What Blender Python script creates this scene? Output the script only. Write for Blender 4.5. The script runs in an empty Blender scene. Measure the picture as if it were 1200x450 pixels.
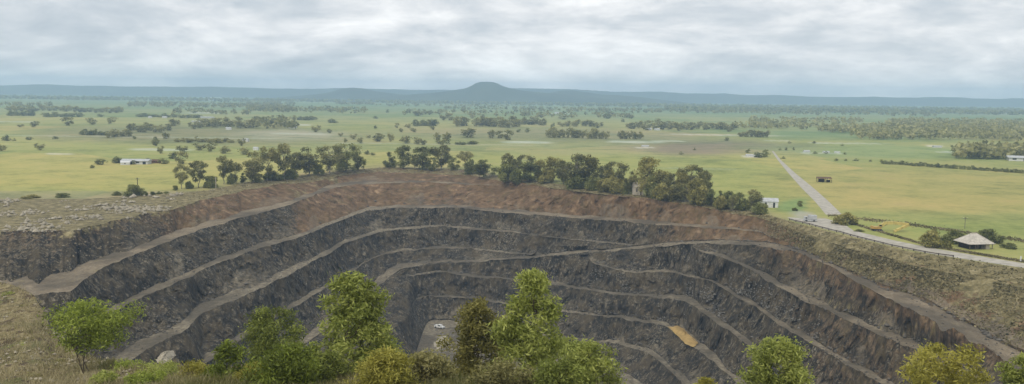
import bpy, bmesh, math, random
import numpy as np
from mathutils import Vector, Matrix

# ------------------------------------------------------------------ camera, sky, sun, exposure
S = bpy.context.scene
COL = S.collection
W0, H0, F = 1200.0, 450.0, 1039.0          # photograph frame and focal length in its pixels
CAMZ = 45.0                                # eye height above the plain
HY, ROLL = 110.0, 0.0125                   # horizon row at frame centre, horizon slope
PITCH = math.atan((H0 / 2 - HY) / F)
AR = math.atan(ROLL)
fwd = np.array([0, math.cos(PITCH), -math.sin(PITCH)])
r0 = np.array([1.0, 0, 0]); u0 = np.array([0, math.sin(PITCH), math.cos(PITCH)])
RV = math.cos(AR) * r0 + math.sin(AR) * u0
UV = -math.sin(AR) * r0 + math.cos(AR) * u0
cam_d = bpy.data.cameras.new('camera'); cam = bpy.data.objects.new('camera', cam_d); COL.objects.link(cam)
cam_d.sensor_width = 36.0; cam_d.lens = 36.0 * F / W0
cam_d.clip_start = 0.5; cam_d.clip_end = 40000
cam.matrix_world = Matrix(((RV[0], UV[0], -fwd[0], 0), (RV[1], UV[1], -fwd[1], 0), (RV[2], UV[2], -fwd[2], CAMZ), (0, 0, 0, 1)))
S.camera = cam

SUN_EL, SUN_AZ = math.radians(52), math.radians(215)    # azimuth clockwise from +Y: behind the viewer, to the left
world = bpy.data.worlds.new('World'); S.world = world; world.use_nodes = True
S.view_settings.view_transform = 'Standard'; S.view_settings.look = 'None'
S.view_settings.exposure = 0.35; S.view_settings.gamma = 1.0
S.view_settings.use_curve_mapping = False
S.cycles.use_denoising = True
S.cycles.max_bounces = 5; S.cycles.diffuse_bounces = 2; S.cycles.glossy_bounces = 1
S.cycles.transmission_bounces = 3; S.cycles.volume_bounces = 1; S.cycles.transparent_max_bounces = 6


class NT:
    """tiny node-tree helper"""
    def __init__(s, tree):
        s.t = tree; s.n = tree.nodes; s.l = tree.links
    def new(s, kind, **kw):
        n = s.n.new(kind)
        for k, v in kw.items():
            setattr(n, k, v)
        return n
    def put(s, sock, v):
        if v is None: return
        if hasattr(v, 'is_output'): s.l.new(v, sock)
        else:
            if isinstance(v, (tuple, list)) and len(v) == 3 and sock.type == 'RGBA': v = (*v, 1)
            sock.default_value = v
    def math(s, op, a, b=None, c=None, clamp=False):
        n = s.new('ShaderNodeMath', operation=op); n.use_clamp = clamp
        s.put(n.inputs[0], a); s.put(n.inputs[1], b); s.put(n.inputs[2], c)
        return n.outputs[0]
    def mix(s, f, a, b, mode='MIX'):
        n = s.new('ShaderNodeMix', data_type='RGBA', blend_type=mode); n.clamp_factor = True
        s.put(n.inputs['Factor'], f); s.put(n.inputs[6], a); s.put(n.inputs[7], b)
        return n.outputs[2]
    def noise(s, vec, scale, detail=4, rough=.55, dist=0.0):
        n = s.new('ShaderNodeTexNoise'); s.put(n.inputs['Vector'], vec)
        n.inputs['Scale'].default_value = scale; n.inputs['Detail'].default_value = detail
        n.inputs['Roughness'].default_value = rough; n.inputs['Distortion'].default_value = dist
        return n.outputs[0]
    def voro(s, vec, scale, feature='F1'):
        n = s.new('ShaderNodeTexVoronoi', feature=feature); s.put(n.inputs['Vector'], vec)
        n.inputs['Scale'].default_value = scale
        return n.outputs[0]
    def ramp(s, f, stops):
        n = s.new('ShaderNodeValToRGB'); s.put(n.inputs[0], f)
        e = n.color_ramp.elements
        while len(e) < len(stops): e.new(0.5)
        for el, (p, c) in zip(e, stops):
            el.position = p
            el.color = (*c, 1) if isinstance(c, (tuple, list)) else (c, c, c, 1)
        return n.outputs[0]
    def vmath(s, op, a, b=None):
        n = s.new('ShaderNodeVectorMath', operation=op); s.put(n.inputs[0], a); s.put(n.inputs[1], b)
        return n.outputs[0]


def build_sky():
    g = NT(world.node_tree); g.n.clear()
    out = g.new('ShaderNodeOutputWorld')
    sky = g.new('ShaderNodeTexSky', sky_type='NISHITA'); sky.sun_disc = False
    sky.sun_elevation = SUN_EL; sky.sun_rotation = SUN_AZ; sky.dust_density = 2.0
    b1 = g.new('ShaderNodeBackground'); g.l.new(sky.outputs[0], b1.inputs[0]); b1.inputs[1].default_value = 0.09
    tc = g.new('ShaderNodeTexCoord'); d = tc.outputs['Generated']
    sp = g.new('ShaderNodeSeparateXYZ'); g.l.new(d, sp.inputs[0])
    zz = g.math('ADD', g.math('MAXIMUM', sp.outputs[2], 0.0), 0.075)     # a cloud deck seen in perspective
    cb = g.new('ShaderNodeCombineXYZ')
    g.l.new(g.math('DIVIDE', sp.outputs[0], zz), cb.inputs[0]); g.l.new(g.math('DIVIDE', sp.outputs[1], zz), cb.inputs[1])
    p = cb.outputs[0]
    big = g.noise(p, 0.30, 3, .5, .3)
    mid = g.noise(p, 1.15, 7, .58, .25)
    fine = g.noise(g.vmath('MULTIPLY', p, (1, .55, 1)), 3.6, 7, .62, .2)
    puff = g.noise(g.vmath('MULTIPLY', d, (5.0, 5.0, 17.0)), 1.0, 8, .60, .4)
    puff2 = g.noise(g.vmath('MULTIPLY', d, (17.0, 17.0, 52.0)), 1.0, 6, .6, .3)
    puff = g.math('ADD', g.math('MULTIPLY', puff, .72), g.math('MULTIPLY', puff2, .28))
    v = g.math('ADD', g.math('MULTIPLY', puff, .80), g.math('MULTIPLY', g.math('ADD', g.math('MULTIPLY', big, .42), g.math('ADD', g.math('MULTIPLY', mid, .40), g.math('MULTIPLY', fine, .18))), .20))
    colr = g.ramp(v, [(.38, (.46, .505, .555)), (.45, (.560, .592, .625)), (.50, (.665, .682, .700)), (.55, (.775, .782, .788)), (.62, (.93, .93, .93))])
    b2 = g.new('ShaderNodeBackground'); g.put(b2.inputs[0], colr); b2.inputs[1].default_value = 1.0
    cover = g.math('MULTIPLY_ADD', g.ramp(v, [(.34, 0.0), (.5, 1.0)]), .12, .88)
    mx = g.new('ShaderNodeMixShader'); g.put(mx.inputs[0], cover); g.l.new(b1.outputs[0], mx.inputs[1]); g.l.new(b2.outputs[0], mx.inputs[2])
    g.l.new(mx.outputs[0], out.inputs[0])


build_sky()
sun_d = bpy.data.lights.new('sun', 'SUN'); sun_d.energy = 1.5; sun_d.angle = math.radians(14); sun_d.color = (1, .93, .80)
sun = bpy.data.objects.new('sun', sun_d); COL.objects.link(sun)
sd = Vector((math.sin(SUN_AZ) * math.cos(SUN_EL), math.cos(SUN_AZ) * math.cos(SUN_EL), math.sin(SUN_EL)))
sun.rotation_euler = sd.to_track_quat('Z', 'Y').to_euler()

# ------------------------------------------------------------------ helpers
def hzn(px): return HY + (np.asarray(px, float) - 600) * ROLL

def ray(px, py):
    px = np.asarray(px, float); py = np.asarray(py, float)
    a = (px - W0 / 2) / F; b = -(py - H0 / 2) / F
    return fwd + a[..., None] * RV + b[..., None] * UV

def at_z(px, py, z=0.0):
    """where the sight line through a photograph point meets the level z"""
    d = ray(px, py); t = (np.asarray(z, float) - CAMZ) / d[..., 2]
    return d * t[..., None] + np.array([0, 0, CAMZ])

def at_d(px, py, dist):
    d = ray(px, py); t = np.asarray(dist, float) / d[..., 1]
    return d * t[..., None] + np.array([0, 0, CAMZ])

def hsh(ix, iy, iz, seed):
    n = (ix * 374761393 + iy * 668265263 + iz * 2147483647 * 3 + seed * 1442695041) & 0xFFFFFFFF
    n = ((n ^ (n >> 13)) * 1274126177) & 0xFFFFFFFF
    return ((n ^ (n >> 16)) & 0xFFFF) / 65535.0

def vnoise(p, scale, seed=0):
    """value noise -1..1 at (N,3) points"""
    q = p / scale; i = np.floor(q).astype(np.int64); f = q - i; f = f * f * (3 - 2 * f)
    r = 0
    for dx in (0, 1):
        wx = f[:, 0] if dx else 1 - f[:, 0]
        for dy in (0, 1):
            wy = f[:, 1] if dy else 1 - f[:, 1]
            for dz in (0, 1):
                wz = f[:, 2] if dz else 1 - f[:, 2]
                r = r + hsh(i[:, 0] + dx, i[:, 1] + dy, i[:, 2] + dz, seed) * wx * wy * wz
    return r * 2 - 1

def fbm(p, scale, octv=4, seed=0, gain=.5):
    a, s, r = 1.0, scale, 0
    for k in range(octv):
        r = r + a * vnoise(p, s, seed + k); a *= gain; s *= .47
    return r

def mesh_np(name, V, Fq, mats, attrs=None, smooth=False, midx=None):
    """V (n,3), Fq (m,k) index array -> mesh"""
    me = bpy.data.meshes.new(name)
    V = np.asarray(V, np.float32); Fq = np.asarray(Fq, np.int32); k = Fq.shape[1]; m = len(Fq)
    me.vertices.add(len(V)); me.vertices.foreach_set('co', V.ravel())
    me.loops.add(m * k); me.loops.foreach_set('vertex_index', Fq.ravel())
    me.polygons.add(m); me.polygons.foreach_set('loop_start', np.arange(0, m * k, k, dtype=np.int32))
    try: me.polygons.foreach_set('loop_total', np.full(m, k, np.int32))
    except Exception: pass
    for mt in (mats if isinstance(mats, (list, tuple)) else [mats]): me.materials.append(mt)
    if midx is not None: me.polygons.foreach_set('material_index', np.asarray(midx, np.int32))
    me.polygons.foreach_set('use_smooth', np.full(m, bool(smooth)))
    for nm, arr in (attrs or {}).items():
        a = me.color_attributes.new(nm, 'FLOAT_COLOR', 'POINT')
        c = np.ones((len(V), 4), np.float32); c[:, :arr.shape[1]] = arr
        a.data.foreach_set('color', c.ravel())
    me.update(); me.validate()
    return me

def link(name, me, parent=None, loc=None):
    o = bpy.data.objects.new(name, me); COL.objects.link(o)
    if parent is not None: o.parent = parent
    if loc is not None: o.location = loc
    return o

def tag(o, label, cat, group=None):
    o['label'] = label; o['category'] = cat
    if group: o['group'] = group
    return o

def struct(o): o['kind'] = 'structure'; return o
def stuff(o, label=None, cat=None):
    o['kind'] = 'stuff'
    if label: o['label'] = label; o['category'] = cat
    return o

def empty(name, loc, rz=0, scale=None):
    o = bpy.data.objects.new(name, None); COL.objects.link(o); o.location = loc; o.rotation_euler.z = rz
    o.empty_display_size = .5
    if scale is not None: o.scale = scale
    return o

def copy_tree(o, parent=None):
    c = o.copy(); COL.objects.link(c); c.parent = parent
    for ch in [x for x in COL.objects if x.parent == o]: copy_tree(ch, c)
    return c

class MB:
    """collects boxes, bars and prisms; build() links them as one mesh object"""
    def __init__(s): s.v = []; s.f = []
    def add(s, vs, fs):
        n = len(s.v); s.v += [tuple(map(float, v)) for v in vs]; s.f += [tuple(i + n for i in f) for f in fs]; return s
    def box(s, x0, x1, y0, y1, z0, z1, tx=0, ty=0):
        return s.add([(x0, y0, z0), (x1, y0, z0), (x1, y1, z0), (x0, y1, z0), (x0 + tx, y0 + ty, z1), (x1 - tx, y0 + ty, z1), (x1 - tx, y1 - ty, z1), (x0 + tx, y1 - ty, z1)],
                     [(0, 3, 2, 1), (4, 5, 6, 7), (0, 1, 5, 4), (1, 2, 6, 5), (2, 3, 7, 6), (3, 0, 4, 7)])
    def bar(s, a, b, w, h=None, n=4):
        a, b = Vector(a), Vector(b); d = (b - a).normalized(); h = h or w
        up = Vector((0, 0, 1)) if abs(d.z) < .95 else Vector((0, 1, 0))
        x = d.cross(up).normalized(); y = x.cross(d).normalized()
        ring = [(math.cos(2 * math.pi * (k + .5) / n), math.sin(2 * math.pi * (k + .5) / n)) for k in range(n)]
        q = math.sqrt(2) if n == 4 else 1
        vs = [a + x * (c * w / 2 * q) + y * (e * h / 2 * q) for c, e in ring] + [b + x * (c * w / 2 * q) + y * (e * h / 2 * q) for c, e in ring]
        fs = [(k, (k + 1) % n, n + (k + 1) % n, n + k) for k in range(n)] + [tuple(range(n))[::-1], tuple(range(n, 2 * n))]
        return s.add(vs, fs)
    def cyl(s, c, axis, r, l, n=12):
        c = Vector(c); ax = Vector(axis).normalized() * (l / 2)
        return s.bar(c - ax, c + ax, 2 * r, 2 * r, n)
    def build(s, name, mat, parent=None, loc=None):
        me = bpy.data.meshes.new(name); me.from_pydata(s.v, [], s.f); me.materials.append(mat)
        bm = bmesh.new(); bm.from_mesh(me); bmesh.ops.recalc_face_normals(bm, faces=bm.faces); bm.to_mesh(me); bm.free()
        return link(name, me, parent, loc)

# ------------------------------------------------------------------ materials
def mat(name):
    m = bpy.data.materials.new(name); m.use_nodes = True
    g = NT(m.node_tree); b = g.n['Principled BSDF']
    b.inputs['Roughness'].default_value = .9; b.inputs['Specular IOR Level'].default_value = .2
    return m, g, b

def obj_pos(g): return g.new('ShaderNodeNewGeometry').outputs['Position']

def plain_mat(name, c, var=.25, scale=1.5, rough=.8, metal=0.0, c2=None):
    m, g, b = mat(name); p = g.new('ShaderNodeTexCoord').outputs['Object']
    n = g.noise(p, scale, 5, .6)
    c2 = c2 or tuple(x * (1 - var) * .8 for x in c)
    g.put(b.inputs['Base Color'], g.mix(g.ramp(n, [(.35, 0.0), (.65, 1.0)]), c2, c))
    b.inputs['Roughness'].default_value = rough; b.inputs['Metallic'].default_value = metal
    return m

def pit_material():
    m, g, b = mat('quarry_rock'); p = obj_pos(g)
    a = g.new('ShaderNodeVertexColor', layer_name='mask'); sp = g.new('ShaderNodeSeparateColor'); g.l.new(a.outputs[0], sp.inputs[0])
    ben, red, gra = sp.outputs
    pv = g.vmath('MULTIPLY', p, (1, 1, .45))                                  # upright jointing
    n1 = g.noise(pv, .55, 7, .68, .4); n2 = g.noise(p, .045, 4, .55); n3 = g.noise(p, .16, 5, .6); n4 = g.noise(pv, 1.6, 4, .6)
    cell = g.voro(pv, .85)
    crack = g.ramp(g.voro(g.vmath('ADD', pv, g.vmath('MULTIPLY', p, (.15, .1, .0))), .62, 'DISTANCE_TO_EDGE'), [(.0, 1.0), (.10, 0.0)])
    rock = g.ramp(n1, [(.36, (.012, .0092, .0052)), (.46, (.031, .0245, .0150)), (.54, (.060, .049, .032)), (.62, (.185, .155, .108))])
    rock = g.mix(g.ramp(n3, [(.36, .8), (.48, 0.0)]), rock, (.014, .0115, .0075))
    pale = g.math('MULTIPLY', g.ramp(n2, [(.44, .15), (.58, 1.0)]), g.ramp(n4, [(.53, 0.0), (.59, 1.0)]))
    rock = g.mix(g.math('MULTIPLY', pale, .7), rock, (.25, .220, .165))
    rock = g.mix(g.math('MULTIPLY', crack, .75), rock, (.009, .008, .007))
    rock = g.mix(g.ramp(n3, [(.47, 0.0), (.62, .65)]), rock, (.082, .062, .034))   # rusty, weedy stains
    clay = g.ramp(g.noise(p, .25, 6, .65, .5), [(.36, (.052, .032, .016)), (.46, (.126, .077, .040)), (.56, (.190, .120, .064)), (.67, (.32, .222, .130))])
    clay = g.mix(g.ramp(n2, [(.42, 0.0), (.60, .6)]), clay, (.112, .070, .032))
    clay = g.mix(g.ramp(n3, [(.52, 0.0), (.66, .55)]), clay, (.085, .068, .025))
    dirt = g.ramp(g.noise(p, .5, 6, .65), [(.36, (.105, .087, .057)), (.50, (.180, .151, .103)), (.62, (.275, .236, .166))])
    dirt = g.mix(red, dirt, g.ramp(n3, [(.36, (.165, .125, .080)), (.64, (.29, .23, .155))]))
    dirt = g.mix(g.ramp(g.noise(p, 1.3, 5, .7), [(.40, .5), (.52, 0.0)]), dirt, (.085, .070, .047))
    dirt = g.mix(g.ramp(g.noise(p, .8, 5, .7), [(.56, 0.0), (.64, .6)]), dirt, (.30, .265, .20))
    dirt = g.mix(g.ramp(n2, [(.42, .75), (.55, 0.0)]), dirt, (.074, .062, .044))
    grs = g.ramp(g.noise(p, .4, 6, .7, .6), [(.34, (.080, .067, .028)), (.46, (.150, .125, .056)), (.56, (.225, .187, .092)), (.67, (.34, .285, .165))])
    jit = g.math('MULTIPLY_ADD', g.math('SUBTRACT', n1, .5), 1.1, 0.0)
    face = g.mix(g.ramp(g.math('ADD', red, jit), [(.35, 0.0), (.65, 1.0)]), rock, clay)
    c = g.mix(g.ramp(g.math('ADD', ben, g.math('MULTIPLY', jit, .5)), [(.40, 0.0), (.60, 1.0)]), face, dirt)
    gj = g.math('ADD', gra, g.math('ADD', jit, g.math('MULTIPLY', g.math('SUBTRACT', n3, .5), 1.4)))
    c = g.mix(g.ramp(gj, [(.42, 0.0), (.58, 1.0)]), c, grs)
    g.put(b.inputs['Base Color'], c)
    bp = g.new('ShaderNodeBump'); bp.inputs['Strength'].default_value = .8; bp.inputs['Distance'].default_value = .6
    g.put(bp.inputs['Height'], g.math('ADD', n1, g.math('MULTIPLY', cell, .5))); g.l.new(bp.outputs[0], b.inputs['Normal'])
    return m

def ground_material():
    m, g, b = mat('pasture'); p = obj_pos(g)
    a = g.new('ShaderNodeVertexColor', layer_name='field').outputs[0]
    n1 = g.noise(p, .35, 6, .7); n2 = g.noise(p, .012, 5, .6, .4); n3 = g.noise(p, .055, 5, .62)
    v = g.math('ADD', g.math('MULTIPLY', n1, .35), g.math('ADD', g.math('MULTIPLY', n2, .40), g.math('MULTIPLY', n3, .45)))
    k = g.ramp(v, [(.47, (.56, .64, .52)), (.58, (.97, 1, .95)), (.70, (1.28, 1.18, 1.22))])
    c = g.mix(1.0, a, k, 'MULTIPLY')
    pad = g.new('ShaderNodeTexVoronoi', feature='F1', distance='MANHATTAN'); g.put(pad.inputs['Vector'], p); pad.inputs['Scale'].default_value = .0042; pad.inputs['Randomness'].default_value = .8
    sc = g.new('ShaderNodeSeparateColor'); g.l.new(pad.outputs['Color'], sc.inputs[0])
    c = g.mix(1.0, c, g.ramp(sc.outputs[0], [(0, (.80, .90, .80)), (.5, (1, 1, 1)), (1, (1.16, 1.06, 1.06))]), 'MULTIPLY')   # paddocks grazed differently
    c = g.mix(g.ramp(g.math('MULTIPLY', n3, n2), [(.30, 0.0), (.40, .35)]), c, (.225, .195, .090))
    g.put(b.inputs['Base Color'], c)
    bp = g.new('ShaderNodeBump'); bp.inputs['Strength'].default_value = .35; bp.inputs['Distance'].default_value = .5
    g.put(bp.inputs['Height'], n1); g.l.new(bp.outputs[0], b.inputs['Normal'])
    return m

def knoll_material():
    m, g, b = mat('dry_hillside'); p = obj_pos(g)
    n1 = g.noise(p, 2.2, 7, .7, .5); n2 = g.noise(p, .16, 5, .6, .4); n3 = g.noise(p, .7, 5, .65)
    dry = g.ramp(n1, [(.32, (.110, .086, .040)), (.47, (.225, .182, .092)), (.58, (.320, .265, .148)), (.70, (.42, .36, .23))])
    green = g.ramp(n1, [(.30, (.040, .048, .014)), (.50, (.090, .105, .030)), (.68, (.165, .175, .060))])
    c = g.mix(g.ramp(n2, [(.50, 0.0), (.64, .8)]), dry, green)
    c = g.mix(g.ramp(n3, [(.50, 0.0), (.58, .9)]), c, (.080, .056, .035))
    g.put(b.inputs['Base Color'], c)
    bp = g.new('ShaderNodeBump'); bp.inputs['Strength'].default_value = .9; bp.inputs['Distance'].default_value = .3
    g.put(bp.inputs['Height'], n1); g.l.new(bp.outputs[0], b.inputs['Normal'])
    return m

def leaf_material(name, dark, mid, light, trans=.35):
    """leaf colour runs with each leaf's own tint (new and old leaves)"""
    m, g, b = mat(name)
    a = g.new('ShaderNodeVertexColor', layer_name='tint'); sp = g.new('ShaderNodeSeparateColor'); g.l.new(a.outputs[0], sp.inputs[0])
    oi = g.new('ShaderNodeObjectInfo').outputs['Random']
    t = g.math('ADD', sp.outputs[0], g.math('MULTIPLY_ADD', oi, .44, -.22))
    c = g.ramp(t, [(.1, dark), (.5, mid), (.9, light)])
    g.put(b.inputs['Base Color'], c); b.inputs['Roughness'].default_value = .6; b.inputs['Specular IOR Level'].default_value = .3
    tr = g.new('ShaderNodeBsdfTranslucent'); g.put(tr.inputs[0], c)
    mx = g.new('ShaderNodeMixShader'); mx.inputs[0].default_value = trans
    g.l.new(b.outputs[0], mx.inputs[1]); g.l.new(tr.outputs[0], mx.inputs[2])
    g.l.new(mx.outputs[0], g.n['Material Output'].inputs[0])
    return m

def stone_material(name, lo, hi):
    m, g, b = mat(name); p = obj_pos(g)
    g.put(b.inputs['Base Color'], g.ramp(g.noise(p, .9, 4, .6), [(.3, lo), (.7, hi)]))
    return m

M = {}
M['pit'] = pit_material(); M['ground'] = ground_material(); M['knoll'] = knoll_material()
M['leaf_gum'] = leaf_material('gum_leaf', (.120, .122, .040), (.260, .252, .090), (.420, .390, .160))
M['leaf_dark'] = leaf_material('dark_leaf', (.065, .075, .019), (.155, .170, .045), (.290, .295, .092))
M['leaf_olive'] = leaf_material('olive_leaf', (.130, .122, .030), (.275, .252, .070), (.430, .385, .128))
M['leaf_near'] = leaf_material('wattle_leaf', (.100, .122, .022), (.260, .300, .062), (.450, .480, .130), .4)
M['leaf_bright'] = leaf_material('young_leaf', (.095, .122, .014), (.245, .300, .042), (.400, .455, .095), .4)
M['leaf_yellow'] = leaf_material('yellow_leaf', (.125, .120, .018), (.300, .280, .048), (.470, .430, .095), .4)
M['leaf_brown'] = leaf_material('dusty_leaf', (.092, .086, .026), (.215, .200, .070), (.350, .320, .135), .3)
M['bark'] = plain_mat('bark', (.15, .12, .09), .4, 3)
M['bark_pale'] = plain_mat('pale_bark', (.34, .30, .25), .4, 3)
M['stone'] = stone_material('broken_rock', (.035, .031, .026), (.17, .152, .126))
M['stone_pale'] = stone_material('pale_stone', (.20, .175, .125), (.44, .39, .30))
M['stone_brown'] = stone_material('brown_stone', (.09, .074, .048), (.27, .225, .155))
M['stone_grey'] = stone_material('grey_outcrop', (.06, .056, .048), (.25, .235, .205))
M['asphalt'] = plain_mat('weathered_road', (.46, .425, .36), .2, .4, .9)
M['sand'] = plain_mat('yellow_sand', (.42, .285, .105), .25, .5, .95)
M['white'] = plain_mat('white_paint', (.72, .72, .70), .1, 2, .5)
M['tin'] = plain_mat('pale_tin', (.50, .51, .51), .15, 1, .45)
M['cream'] = plain_mat('cream_wall', (.52, .46, .36), .15, 1, .8)
M['thatch'] = plain_mat('faded_roof', (.56, .515, .445), .18, 1.2, .9)
M['dark'] = plain_mat('dark_timber', (.045, .036, .028), .4, 2, .9)
M['rust'] = plain_mat('rusty_sheet', (.16, .085, .05), .4, 2, .8)
M['glass'] = plain_mat('window_glass', (.03, .035, .04), .1, 1, .15)
M['rubber'] = plain_mat('tyre_rubber', (.03, .03, .03), .2, 2, .8)
M['yellow'] = plain_mat('yellow_paint', (.62, .50, .17), .2, 1, .5)
M['orange'] = plain_mat('orange_paint', (.52, .33, .09), .2, 1, .5)
M['steel'] = plain_mat('grey_steel', (.16, .16, .16), .3, 1, .5, .3)
M['timber'] = plain_mat('grey_timber', (.20, .17, .14), .3, 2, .9)

# ------------------------------------------------------------------ the quarry: bench edges read off the photograph, each at its own level
XC = np.arange(-260.0, 1461.0, 1.15); NX = len(XC)

def smooth(a, k):
    k = int(k) | 1; pad = np.pad(a, k // 2, mode='edge'); w = np.hanning(k + 2)[1:-1]
    return np.convolve(pad, w / w.sum(), 'valid')

# line: (active from x, to x, [(x, y, z)...], [(x, width px)...])
LINES = [
 ('rim', -999, 9999, [(-260, 233, 0), (0, 233, 0), (100, 233, 0), (200, 227, 0), (244, 223, 0), (289, 214, 0), (344, 207, 0), (400, 200, 0), (450, 196, 0), (550, 199, 0), (600, 209, 0), (622, 211, 0), (689, 221, 0), (755, 229, 0), (800, 235, 0), (844, 242, 0), (889, 249, 0), (915, 256, 0), (935, 262, 0), (1000, 279, 0), (1067, 295, 0), (1115, 302, 0), (1200, 315, 0), (1460, 353, 0)], [(0, 0)]),
 ('cut', -999, 9999, [(-260, 272, -1.2), (0, 271, -1.2), (60, 271.5, -1.2), (89, 269.5, -1.2), (111, 265, -1.2), (144, 257.5, -1.1), (167, 251, -1), (200, 247, -1), (225, 239, -.8), (249, 232, -.6), (289, 223.5, -.6), (333, 215, -.6), (344, 216, -1.5), (370, 213, -2), (400, 206, -1.5), (450, 202, -1.5), (550, 206, -1.5), (600, 214, -1.2), (622, 217, -1), (689, 226, -.8), (755, 233, -.8), (800, 239, -.8), (844, 247, -.9), (889, 256, -1.2), (915, 263, -1.5), (960, 280, -2), (1000, 293, -2.2), (1067, 309, -2.2), (1115, 318, -2.2), (1200, 333, -2.2), (1460, 372, -2.2)], [(0, 0)]),
 ('track', -999, 600, [(-260, 375, -11.5), (0, 345, -11.5), (40, 347, -11.3), (85, 341, -11), (100, 326, -10.6), (122, 313, -10), (200, 282, -8.2), (233, 270, -7.3), (300, 251, -6.2), (340, 240, -5.4), (383, 223, -4.6), (417, 216, -4.3), (460, 215, -4), (500, 214, -4), (600, 219, -3.6)], [(0, 22), (40, 22), (85, 27), (100, 20), (122, 13), (200, 9), (300, 7), (383, 5), (460, 3), (550, 2), (600, 0)]),
 ('bench1', -999, 925, [(-260, 560, -16), (60, 402, -19.5), (133, 365, -19.2), (155, 353, -19), (200, 334, -18), (224, 325, -17.4), (242, 314, -16.9), (300, 292, -15.8), (350, 279, -14.8), (400, 258, -13.8), (433, 246, -13), (467, 244, -12.4), (533, 244, -12), (600, 250, -11.6), (700, 258, -10.6), (767, 263, -9.0), (850, 269, -5.8), (893, 273, -5.2), (910, 281, -5.4)], [(0, 8), (200, 8), (300, 6), (400, 5), (433, 4.5), (533, 4.5), (767, 4.5), (893, 3), (920, 0)]),
 ('bench2', -999, 742, [(-260, 800, -28), (100, 455, -28), (187, 402, -27), (217, 388, -26.3), (235, 368, -26), (280, 350, -25), (335, 325, -23.7), (350, 316, -23.3), (383, 299, -22.2), (405, 285, -21.6), (450, 271, -20.8), (520, 266, -19.9), (600, 273, -19.3), (680, 283, -18.7), (742, 288, -18.4)], [(187, 16), (217, 15), (280, 11), (335, 8), (383, 6), (450, 4), (520, 3), (640, 2), (742, 2.5)]),
 ('bench3', 235, 630, [(235, 432, -34), (300, 386, -33.5), (350, 358, -32.8), (394, 331, -31.5), (430, 306, -30.2), (450, 298, -29.5), (472, 294, -28.6), (520, 291, -27.9), (575, 294, -27.2), (630, 299, -26)], [(235, 12), (300, 10), (350, 8), (394, 6), (425, 1.5), (450, 1.5), (472, 2.8), (627, 2.6)]),
 ('ramp', 230, 9999, [(230, 490, -43), (300, 436, -43), (340, 409, -42), (365, 397, -41), (400, 373, -39), (430, 346, -37.5), (445, 334, -36.2), (458, 323, -34.2), (475, 314.5, -32.6), (500, 310.5, -32.2), (520, 308.5, -31.8), (560, 306, -30), (600, 303.5, -27.8), (640, 300.5, -25.3), (700, 297, -21.3), (750, 291.5, -18.2), (790, 287, -13.8), (850, 285, -9.0), (900, 288, -7.2), (935, 295, -6.6), (963, 308, -7), (1033, 347, -8.7), (1093, 374, -9.2), (1147, 401, -11.3), (1180, 427, -12.2), (1200, 441, -12.5), (1460, 640, -12.5)], [(300, 12), (400, 12), (430, 14), (445, 13), (458, 9), (475, 5), (520, 4), (700, 4), (850, 4.5), (935, 5), (963, 6), (1033, 14), (1080, 23), (1113, 18), (1147, 18), (1200, 30)]),
 ('bench4', 812, 9999, [(812, 292.5, -12.8), (844, 300, -12.5), (878, 315, -14), (911, 335, -15.8), (944, 353, -16.5), (967, 364, -17), (1033, 394, -16.5), (1080, 414, -16.6), (1140, 446, -16.5), (1200, 490, -16.5), (1460, 690, -16.5)], [(812, 2), (844, 4), (878, 6), (911, 9), (944, 9), (1033, 10), (1200, 14)]),
 ('bench5', 690, 9999, [(690, 308, -24.3), (729, 318, -25.4), (755, 320, -25), (782, 319, -24.2), (795, 322, -23.3), (833, 330, -21.3), (855, 343, -22), (884, 361, -23.2), (929, 391, -24.5), (964, 410, -25), (995, 430, -25), (1029, 448, -25), (1100, 490, -25), (1460, 760, -25)], [(690, 1), (729, 3), (782, 3), (833, 4), (855, 5), (884, 7), (929, 7), (1029, 9)]),
 ('bench6', 478, 9999, [(478, 325, -35.4), (517, 319, -35), (567, 325, -35), (600, 328, -35), (647, 334, -35), (684, 340, -34), (729, 346, -32.6), (758, 348, -31.8), (795, 352, -30.2), (813, 358, -29.3), (838, 378, -30.5), (862, 395, -31.2), (880, 409, -31.8), (912, 431, -32.5), (940, 451, -33), (1000, 490, -33), (1460, 900, -33)], [(478, 2.5), (517, 3), (647, 3.2), (758, 4), (795, 6), (813, 10), (838, 10), (862, 9), (912, 10)]),
 ('bench7', 482, 9999, [(482, 351, -43.5), (500, 348, -43.5), (520, 347.5, -43.5), (560, 352, -43.2), (590, 357, -43), (665, 367, -42.3), (700, 371, -40.7), (750, 377, -38.9), (780, 383, -38.6), (800, 398, -38.8), (820, 412, -38.9), (849, 436, -39.5), (870, 454, -40), (920, 490, -40), (1460, 1100, -40)], [(482, 2), (520, 3), (665, 3.8), (760, 5), (780, 7), (800, 14), (820, 13), (849, 11)]),
 ('bench8', 590, 9999, [(590, 388, -50.2), (640, 393, -49.8), (670, 398, -49.3), (700, 402, -48.2), (740, 407, -46.2), (760, 415, -45.2), (780, 431, -45.5), (800, 449, -45.7), (830, 476, -46), (1460, 1400, -46)], [(590, 3), (700, 4), (740, 5), (760, 7), (780, 10), (800, 11)]),
 ('floor', -999, 9999, [(-260, 1000, -52), (300, 520, -52), (440, 470, -52), (470, 440, -52), (488, 414, -52), (496, 384, -52), (503, 375, -52), (520, 374.5, -52), (560, 379, -52), (590, 395, -52), (640, 404, -52), (670, 412, -52), (700, 425, -52.2), (720, 433, -52), (740, 440, -51.8), (760, 455, -51.5), (800, 495, -51.5), (1460, 1700, -51.5)], [(0, 0)]),
]
NL = len(LINES)
Y = np.zeros((NL, NX)); Z = np.zeros((NL, NX)); T = np.zeros((NL, NX)); ACT = np.zeros((NL, NX), bool)
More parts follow.
